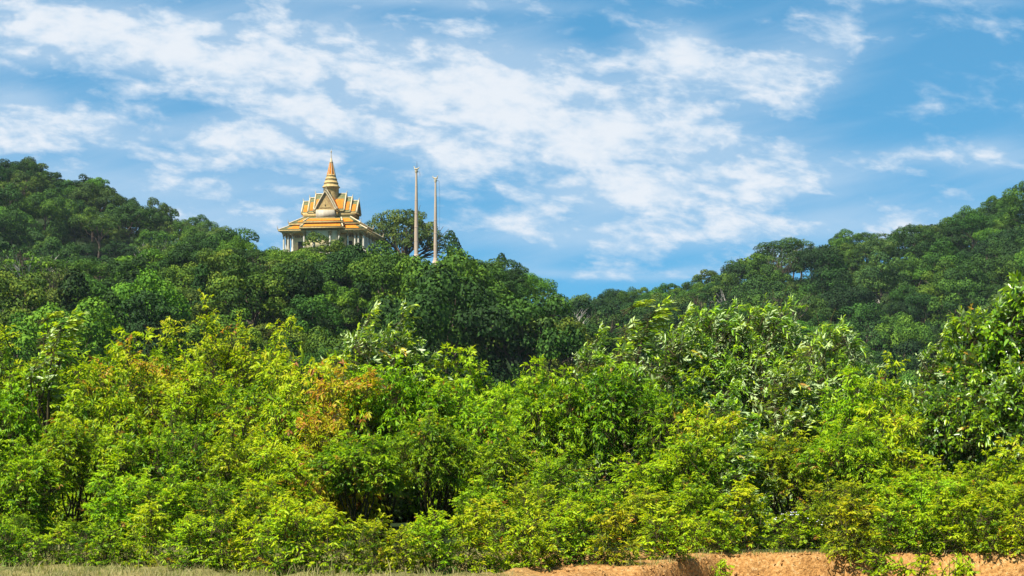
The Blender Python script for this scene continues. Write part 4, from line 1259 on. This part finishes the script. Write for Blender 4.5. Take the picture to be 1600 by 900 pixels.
# (proto, u, v of the top, distance, width px, tint, label)
BUSHES = [
    # back row: the skyline of the thicket
    ('tall_a', 12, 524, 54, 150, 'lime', 'lime green bush at the left photo edge with its top against the forest'),
    ('whip', 62, 488, 53, 62, 'yellow', 'slender yellow-tipped shoot standing above the thicket at far left'),
    ('tall_b', 110, 526, 55, 150, 'lime', 'lime bush right of the slender yellow-tipped shoot at far left'),
    ('tall_c', 190, 524, 54, 160, 'bright', 'bright green bush in the back row below the left hill foot'),
    ('tall_a', 270, 516, 55, 150, 'orange', 'yellow-green bush with faint orange tips under the left forest'),
    ('tall_b', 345, 490, 54, 130, 'lime', 'highest lime bush of the left half, pushing up into the dark forest'),
    ('tall_a', 415, 512, 55, 120, 'yellow', 'yellowish bush with pinkish tips just left of the dark gap under the temple'),
    ('mid_c', 466, 550, 51, 100, 'orange', 'orange-tipped bush directly below the dark gap under the temple'),
    ('windy', 560, 500, 53, 110, 'bright', 'windblown bright green bush right of the dark gap under the temple'),
    ('windy', 636, 498, 54, 130, 'green', 'large-leaved green bush below the two poles with blown tips'),
    ('tall_c', 700, 548, 54, 120, 'bright', 'bright green bush at the right of the large-leaved bush below the poles'),
    ('tall_a', 775, 568, 54, 120, 'bright', 'low bright bush in the dip of the thicket skyline'),
    ('tall_c', 850, 566, 55, 120, 'lime', 'low lime bush in the dip left of the tall windblown sapling'),
    ('windy', 930, 530, 52, 90, 'green', 'dark-bodied bush at the foot of the tall windblown sapling'),
    ('whip', 972, 470, 51, 72, 'pale', 'tall windblown sapling with pale shining leaves standing over the thicket centre'),
    ('windy', 1055, 502, 53, 110, 'green', 'green bush just right of the tall windblown sapling'),
    ('feather', 1120, 484, 54, 140, 'bright', 'feathery-leaved tree with swept pale tops right of centre'),
    ('feather', 1205, 480, 54, 140, 'bright', 'highest feathery bush right of centre with silvery tips'),
    ('feather', 1300, 512, 52, 160, 'pale', 'broad silvery feathery bush in front of the right hill'),
    ('mid_a', 1395, 568, 52, 120, 'lime', 'low lime bush in the notch before the dark glossy tree'),
    ('windy', 1468, 530, 50, 110, 'green', 'green bush at the left flank of the dark glossy tree'),
    ('gloss', 1535, 484, 49, 150, 'green', 'dark glossy young tree near the right photo edge'),
    ('gloss', 1612, 432, 48, 180, 'deep', 'tallest dark glossy tree cut by the right photo edge'),
    # middle rows
    ('canopy', -10, 592, 47, 130, 'bright', 'bright bush at the left edge above the dark hollow'),
    ('tall_c', 150, 575, 47, 150, 'lime', 'lime bush right above the dark hollow at the left edge'),
    ('tall_a', 232, 560, 49, 140, 'lime', 'lime bush with a rusty patch at its upper left'),
    ('mid_b', 212, 548, 50, 60, 'rust', 'small rusty-leaved bush amid the lime thicket at left'),
    ('tall_b', 318, 566, 48, 140, 'lime', 'lime bush below the highest lime bush of the left half'),
    ('tall_a', 398, 574, 47, 130, 'yellow', 'yellow-green bush left of the brown-leaved one'),
    ('tall_c', 458, 590, 46, 120, 'orange', 'yellow-orange bush left of the brown drooping shoots'),
    ('mid_c', 528, 575, 46.5, 105, 'rust', 'rust-brown young bush with drooping red shoots left of centre'),
    ('mid_c', 505, 640, 44.5, 90, 'rust', 'lower rust-brown bush under the drooping red shoots'),
    ('canopy', 600, 568, 47, 140, 'bright', 'bright bush to the right of the rust-brown shoots'),
    ('canopy', 690, 590, 47, 140, 'bright', 'bright round bush above the central dark hollow'),
    ('tall_c', 775, 615, 46, 120, 'bright', 'bright bush to the right above the central dark hollow'),
    ('canopy', 858, 586, 48, 140, 'bright', 'green bush left of the dark shaded bush in the centre'),
    ('canopy', 960, 568, 48, 140, 'deep', 'dark shaded bush under the tall windblown sapling'),
    ('tall_a', 1052, 585, 47, 140, 'green', 'green bush under the feathery tree with shady gaps'),
    ('windy', 1135, 610, 46, 120, 'bright', 'bush with scattered pale leaves below the feathery tree'),
    ('mid_c', 1105, 640, 45, 80, 'orange', 'orange-tinged bush right of the dark shaded bush'),
    ('windy', 1235, 560, 48, 150, 'pale', 'bush with pale upturned leaves below the highest feathery bush'),
    ('tall_c', 1330, 582, 47, 130, 'bright', 'bright bush below the broad silvery bush'),
    ('tall_a', 1405, 600, 46, 120, 'green', 'green bush left below the dark glossy tree'),
    ('canopy_gloss', 1500, 590, 46, 140, 'deep', 'dark glossy bush over the black gap at right'),
    ('gloss', 1590, 570, 45.5, 130, 'deep', 'dark glossy bush at the right photo edge under the tallest tree'),
    # lower rows
    ('tall_c', 30, 690, 42, 130, 'bright', 'large-leaved bush under the dark hollow at the left edge'),
    ('canopy', 118, 655, 43, 120, 'lime', 'drooping lime bush right under the dark hollow at far left'),
    ('mid_a', 205, 660, 42.5, 130, 'bright', 'bright bush in the middle of the left thicket'),
    ('mid_b', 290, 650, 42.5, 130, 'green', 'green small-leaved bush in the middle of the left thicket'),
    ('mid_a', 372, 665, 42, 120, 'yellow', 'yellow-green bush with spiky shoots left of the rust-brown bush'),
    ('mid_c', 440, 690, 41.5, 110, 'yellow', 'yellow bush under the yellow-orange one left of the hollow'),
    ('canopy', 560, 680, 43.5, 140, 'green', 'shaded green bush left of the central dark hollow'),
    ('canopy', 670, 650, 44.5, 120, 'green', 'green bush overhanging the central dark hollow'),
    ('mid_a', 800, 670, 43, 120, 'green', 'green bush right of the central dark hollow'),
    ('mid_b', 880, 705, 41.5, 130, 'bright', 'bright bush below the dark shaded bush in the centre'),
    ('mid_c', 1000, 715, 42, 130, 'bright', 'leafy bush under the dark centre, with drooping leaves'),
    ('mid_a', 1080, 660, 42.5, 130, 'bright', 'dense bright bush right of the dark centre'),
    ('windy', 1150, 690, 42.5, 110, 'bright', 'bush with pale leaves left of the black gap right of centre'),
    ('canopy', 1225, 680, 43, 120, 'olive', 'olive small-leaved bush above the black gap right of centre'),
    ('canopy', 1325, 665, 42, 130, 'bright', 'bright bush right above the black gap right of centre'),
    ('mid_c', 1385, 640, 43, 120, 'yellow', 'yellow-leaved bush below the notch before the glossy tree'),
    ('mid_a', 1450, 715, 41.5, 120, 'lime', 'lime bush left of the lower right corner thicket'),
    ('mid_b', 1530, 715, 41.5, 130, 'lime', 'lime bush under the black gap at right'),
    ('mid_c', 1600, 690, 41, 110, 'orange', 'orange-tinged bush at the right photo edge'),
    # lower fringe
    ('mid_b', 25, 800, 38, 120, 'green', 'green bush low at the left photo edge'),
    ('mid_a', 112, 810, 39, 110, 'green', 'green bush with a bare twig low at far left'),
    ('mid_c', 185, 740, 39, 120, 'bright', 'broad-leaved bush low in the left thicket'),
    ('mid_a', 260, 735, 38.5, 120, 'lime', 'lime bush low in the left thicket with upright sprays'),
    ('mid_b', 345, 745, 38.2, 120, 'green', 'green bush low between two lime bushes at left'),
    ('mid_a', 415, 750, 37.6, 110, 'yellow', 'yellow-green bush at the left rim of the central hollow'),
    ('small_a', 500, 785, 36.8, 110, 'orange', 'yellow bush with orange tips in front of the central hollow'),
    ('small_b', 575, 815, 36.4, 110, 'lime', 'lime bush in front of the central hollow'),
    ('small_c', 650, 815, 36.2, 110, 'yellow', 'low yellowish bush under the darkest part of the central hollow'),
    ('mid_a', 755, 750, 37.8, 110, 'lime', 'lime bush at the right rim of the central hollow'),
    ('small_a', 760, 780, 36.6, 110, 'orange', 'orange-flecked bush right of the central hollow'),
    ('mid_b', 830, 750, 38, 120, 'yellow', 'yellowish bush low in the centre of the thicket'),
    ('mid_a', 920, 755, 38, 110, 'lime', 'lime bush low in the centre, right of the yellowish one'),
    ('mid_c', 1005, 765, 38, 110, 'olive', 'olive bush with orange new leaves low right of centre'),
    ('mid_a', 1085, 745, 38.3, 120, 'bright', 'bright bush low, left of the yellow one above the bank'),
    ('small_b', 1165, 750, 37.6, 110, 'yellow', 'yellow bush above the left end of the orange bank'),
    ('small_c', 1240, 795, 37.2, 110, 'bright', 'small-leaved bush with tiny white flowers under the black gap'),
    ('mid_b', 1310, 745, 37.8, 120, 'olive', 'olive bush above the middle of the orange bank'),
    ('mid_a', 1385, 735, 37.8, 120, 'lime', 'lime bush above the orange bank, middle right'),
    ('mid_c', 1455, 745, 37.4, 110, 'bright', 'bright bush hanging toward the orange bank at right'),
    ('mid_a', 1530, 740, 37.6, 120, 'lime', 'lime bush near the lower right corner'),
    ('mid_b', 1600, 750, 37.4, 110, 'yellow', 'yellowish bush cut by the right edge above the bank'),
    # front bushes at the rim
    ('small_c', 20, 816, 31.40, 100, 'green', 'low green bush at the lower left corner'),
    ('small_a', 95, 820, 31.60, 80, 'bright', 'broad-leaved weed bush by the dry grass at lower left'),
    ('small_c', 160, 813, 31.40, 90, 'green', 'low shady green bush behind the dry grass'),
    ('small_b', 230, 783, 31.40, 90, 'lime', 'upright lime bush behind the dry grass'),
    ('small_a', 300, 803, 30.60, 100, 'lime', 'lime bush at the right end of the dry grass'),
    ('small_c', 370, 793, 30.60, 110, 'yellow', 'yellow-green bush right beyond the dry grass'),
    ('small_a', 450, 778, 29.70, 110, 'yellow', 'yellow bush reaching the bottom edge left of centre'),
    ('small_b', 525, 798, 29.90, 110, 'lime', 'lime bush reaching the bottom edge left of centre'),
    ('small_c', 600, 808, 29.70, 110, 'olive', 'olive bush at the bottom edge below the central hollow'),
    ('small_a', 675, 798, 29.90, 110, 'lime', 'lime bush at the bottom edge right below the central hollow'),
    ('small_b', 745, 793, 30.20, 100, 'yellow', 'yellow bush at the bottom edge where the bare soil begins'),
    ('small_c', 815, 788, 30.90, 110, 'yellow', 'yellow bush behind the first bare soil patch'),
    ('small_a', 890, 783, 31.60, 100, 'lime', 'lime bush behind the bare soil, centre'),
    ('small_b', 960, 793, 31.40, 100, 'olive', 'olive bush behind the bare soil, right of centre'),
    ('small_a', 1035, 788, 33.20, 100, 'yellow', 'yellow-green bush where the orange bank begins'),
    ('small_c', 1110, 793, 35.60, 100, 'lime', 'lime bush on top of the bank, left end'),
    ('small_b', 1330, 778, 34.85, 100, 'olive', 'olive bush hanging over the shaded part of the bank'),
    ('small_a', 1400, 778, 35.60, 110, 'bright', 'bright bush overhanging the bank right of the bare stretch'),
    ('small_b', 1480, 768, 35.50, 110, 'lime', 'lime bush overhanging the bank at right'),
    ('small_c', 1565, 778, 35.50, 110, 'yellow', 'yellow bush on the bank at the right photo edge'),
]
M_PETAL = simple('white_petal', (0.70, 0.68, 0.74), (0.80, 0.79, 0.82), 5.0, 0.6, 0.2)


def flowers(t):
    r = np.random.default_rng(21)
    mb = MB()
    for i in range(46):
        a, q = r.uniform(0, 6.28), math.sqrt(r.random()) * .95
        z = 1.36 - .55 * q * q + r.uniform(-.10, .08)
        mb.lathe([(.002, -.02), (.024, 0), (.015, .014), (.002, .016)], (math.cos(a) * q, math.sin(a) * q, z), 5, 0)
    mb.build('flowers', M_PETAL, t)


for b in BUSHES:
    o = bush(*b)
    if 'tiny white flowers' in b[6]:
        flowers(o)

# the thicket goes on past both ends of the frame
for k, (key, u, vt, y, w) in enumerate([('tall_a', 1735, 470, 50, 170), ('gloss', 1860, 480, 49, 170), ('mid_a', 1715, 640, 44, 150), ('mid_b', 1830, 650, 43, 150),
                                        ('mid_c', 1720, 730, 39, 140), ('mid_a', 1850, 730, 39, 140), ('tall_b', 1960, 520, 50, 170), ('mid_b', 1960, 680, 42, 160)]):
    bush(key, u, vt, y, w, ('green', 'bright', 'lime')[k % 3], 'leafy bush where the thicket runs on past its right end', 'bush', 'bushes past the right end of the thicket')
for k, (key, u, vt, y, w) in enumerate([('tall_b', -130, 520, 53, 170), ('tall_c', -260, 520, 53, 170), ('mid_a', -110, 640, 44, 150), ('mid_c', -230, 650, 44, 150),
                                        ('mid_b', -100, 740, 39, 140), ('mid_a', -220, 740, 39, 140), ('tall_a', -390, 530, 52, 170), ('mid_b', -350, 680, 43, 160)]):
    bush(key, u, vt, y, w, ('lime', 'bright', 'green')[k % 3], 'leafy bush where the thicket runs on past its left end', 'bush', 'bushes past the left end of the thicket')

# saplings and weeds along the rim
SAP = [(60, 868, 32.6, 40, 'bright', 'small weed in the dry grass near the lower left corner'), (165, 858, 32.4, 44, 'lime', 'small lime weed standing in the dry grass'),
       (215, 862, 32.2, 40, 'olive', 'small olive sapling standing in the dry grass'), (330, 868, 31.8, 46, 'green', 'small green weed at the right end of the dry grass'),
       (395, 866, 31.2, 46, 'yellow', 'small yellow sapling at the bottom edge right of the dry grass'),
       (485, 872, 31.0, 50, 'lime', 'small lime weed at the bottom edge under the yellow bush'), (640, 872, 30.8, 50, 'yellow', 'small yellow weed at the bottom edge, left of the soil'),
       (705, 866, 31.2, 50, 'bright', 'small bright weed at the bottom edge, left of the soil'), (825, 858, 32.0, 50, 'lime', 'small lime weed on the bare soil, left'),
       (860, 872, 31.0, 36, 'olive', 'small olive weed on the bare soil near the bottom edge'),
       (945, 864, 32.2, 56, 'yellow', 'vivid yellow weed standing alone on the bare soil'), (1050, 862, 33.6, 46, 'bright', 'small weed at the left end of the orange bank'),
       (1120, 874, 34.2, 40, 'bright', 'small tuft on the orange bank face, left'), (1210, 848, 35.4, 50, 'lime', 'small lime weed on the bank rim over the bare stretch'),
       (1290, 850, 35.4, 46, 'bright', 'small bright weed on the bank rim, middle'), (1385, 866, 33.9, 76, 'green', 'green weed tuft at the foot of the shaded bank'),
       (1462, 868, 33.8, 66, 'yellow', 'bright yellow-green weed tuft at the foot of the bank'), (1505, 868, 34.4, 46, 'bright', 'weed tuft on the bank face at right'),
       (1590, 850, 35.4, 50, 'lime', 'lime weed on the bank rim at the right photo edge')]
NTH = ['first', 'second', 'third', 'fourth', 'fifth', 'sixth', 'seventh', 'eighth', 'ninth']
SAP += [(18 + 44 * q, 872 + (q * 37) % 13, 31.6 - (q * 29 % 17) * .09, 34, ('lime', 'olive', 'yellow', 'bright')[q % 4], f'tiny weed in the dry grass strip, {NTH[q]} from the left') for q in range(9)]
for k, (u, vt, y, w, ti, lab) in enumerate(SAP):
    bush('sapling_a' if k % 2 else 'sapling_b', u, vt, y, w, ti, lab, 'weed', None, 'weed')


# ------------------------------------------------------------------ grass and ground cover
def grass():
    r = np.random.default_rng(5)
    mb = MB()
    n = 34000
    x = r.uniform(-9.6, 9.8, n)
    y = r.uniform(27.9, 36.6, n)
    bare = sstep((x + 1.5 + 1.0 * wob(x, y, 1.1)) / 1.8)
    e = bank_edge(x)
    keep = (r.random(n) > bare * .93) | ((np.abs(y - e - .35) < .40) & (r.random(n) < .75) & (x > .5))
    keep &= (y > e - .05) | (x < 0) | (r.random(n) < .03)
    x, y = x[keep], y[keep]
    n = len(x)
    z = ground_z(x, y)
    a = r.uniform(0, 6.28, n)
    h = r.uniform(.03, .12, n) * (1 + .7 * (wob(x, y, 1.9) > .25)) * np.where(r.random(n) < .02, 2.2, 1)
    l = r.normal(size=(n, 2)) * .45
    w = r.uniform(.003, .007, n)
    B = np.stack([x, y, z - .01], 1)
    s = np.stack([np.cos(a) * w, np.sin(a) * w, np.zeros(n)], 1)
    M = B + np.stack([l[:, 0] * h * .35, l[:, 1] * h * .35, h * .6], 1)
    T = B + np.stack([l[:, 0] * h, l[:, 1] * h, h], 1)
    V = np.stack([B - s, B + s, M + s * .8, M - s * .8, T], 1).reshape(-1, 3)
    b = (np.arange(n) * 5)[:, None]
    t = np.clip(.38 + .26 * wob(x, y, .8) + .20 * r.normal(size=n), .1, .9)
    mb.add(V, np.concatenate([b + np.array([[0, 1, 2, 3]])]), t)
    mb.f.append((b + np.array([[3, 2, 4]])).astype(np.int32)); mb.t.append(t.astype(np.float32)); mb.mi.append(np.zeros(n, dtype=np.int32))
    o = mb.build('grass', M_GRASS)
    tag(o, 'dry yellowish grass at the lower left and along the bank rim', 'grass', kind='stuff')

def clods():
    r = np.random.default_rng(9)
    mb = MB()
    n = 900
    x = r.uniform(.2, 9.8, n); y = bank_edge(x) - np.abs(r.normal(size=n)) * .9 + .25
    z = ground_z(x, y)
    sz = .012 + .035 * r.random(n) ** 3
    oct_ = np.array([[1, 0, 0], [0, 1, 0], [-1, 0, 0], [0, -1, 0], [0, 0, 1], [0, 0, -1]], float)
    V = np.stack([x, y, z], 1)[:, None] + oct_[None] * (sz[:, None, None] * r.uniform(.6, 1.4, (n, 6, 1))) + r.normal(size=(n, 6, 3)) * sz[:, None, None] * .2
    f = np.array([[0, 1, 4], [1, 2, 4], [2, 3, 4], [3, 0, 4], [1, 0, 5], [2, 1, 5], [3, 2, 5], [0, 3, 5]])
    mb.add(V.reshape(-1, 3), ((np.arange(n) * 6)[:, None, None] + f[None]).reshape(-1, 3))
    tag(mb.build('gravel', M_GROUND), 'loose soil crumbs and stones on the orange bank', 'gravel', kind='stuff')
clods()

GR = [(0.0, (0.05, 0.08, 0.01)), (.45, (0.12, 0.17, 0.02)), (.7, (0.22, 0.23, 0.05)), (.9, (0.36, 0.31, 0.13))]
M_GRASS = leaf_material('grass_blade', GR, (0.1, (0.2, 0.2, 0.08)), 0.3, 0.6, 0.2)
grass()


# ------------------------------------------------------------------ air between here and the far hills
def haze():
    b = MB()
    b.box((0, 430, 95), (2600, 1100, 0), 0) if False else b.frustum((-1300, -120, 1300, 980), -4.0, (-1300, -120, 1300, 980), 175.0)
    m, N, out = mat('air')
    v = N.n('ShaderNodeVolumePrincipled')
    v.inputs['Color'].default_value = (0.80, 0.90, 1.0, 1)
    v.inputs['Density'].default_value = HAZE
    v.inputs['Anisotropy'].default_value = 0.2
    N.t.links.new(v.outputs[0], out.inputs['Volume'])
    o = b.build('haze', m)
    tag(o, 'thin bluish haze in front of the far hills', 'haze', kind='stuff')

HAZE = 0.00005
haze()
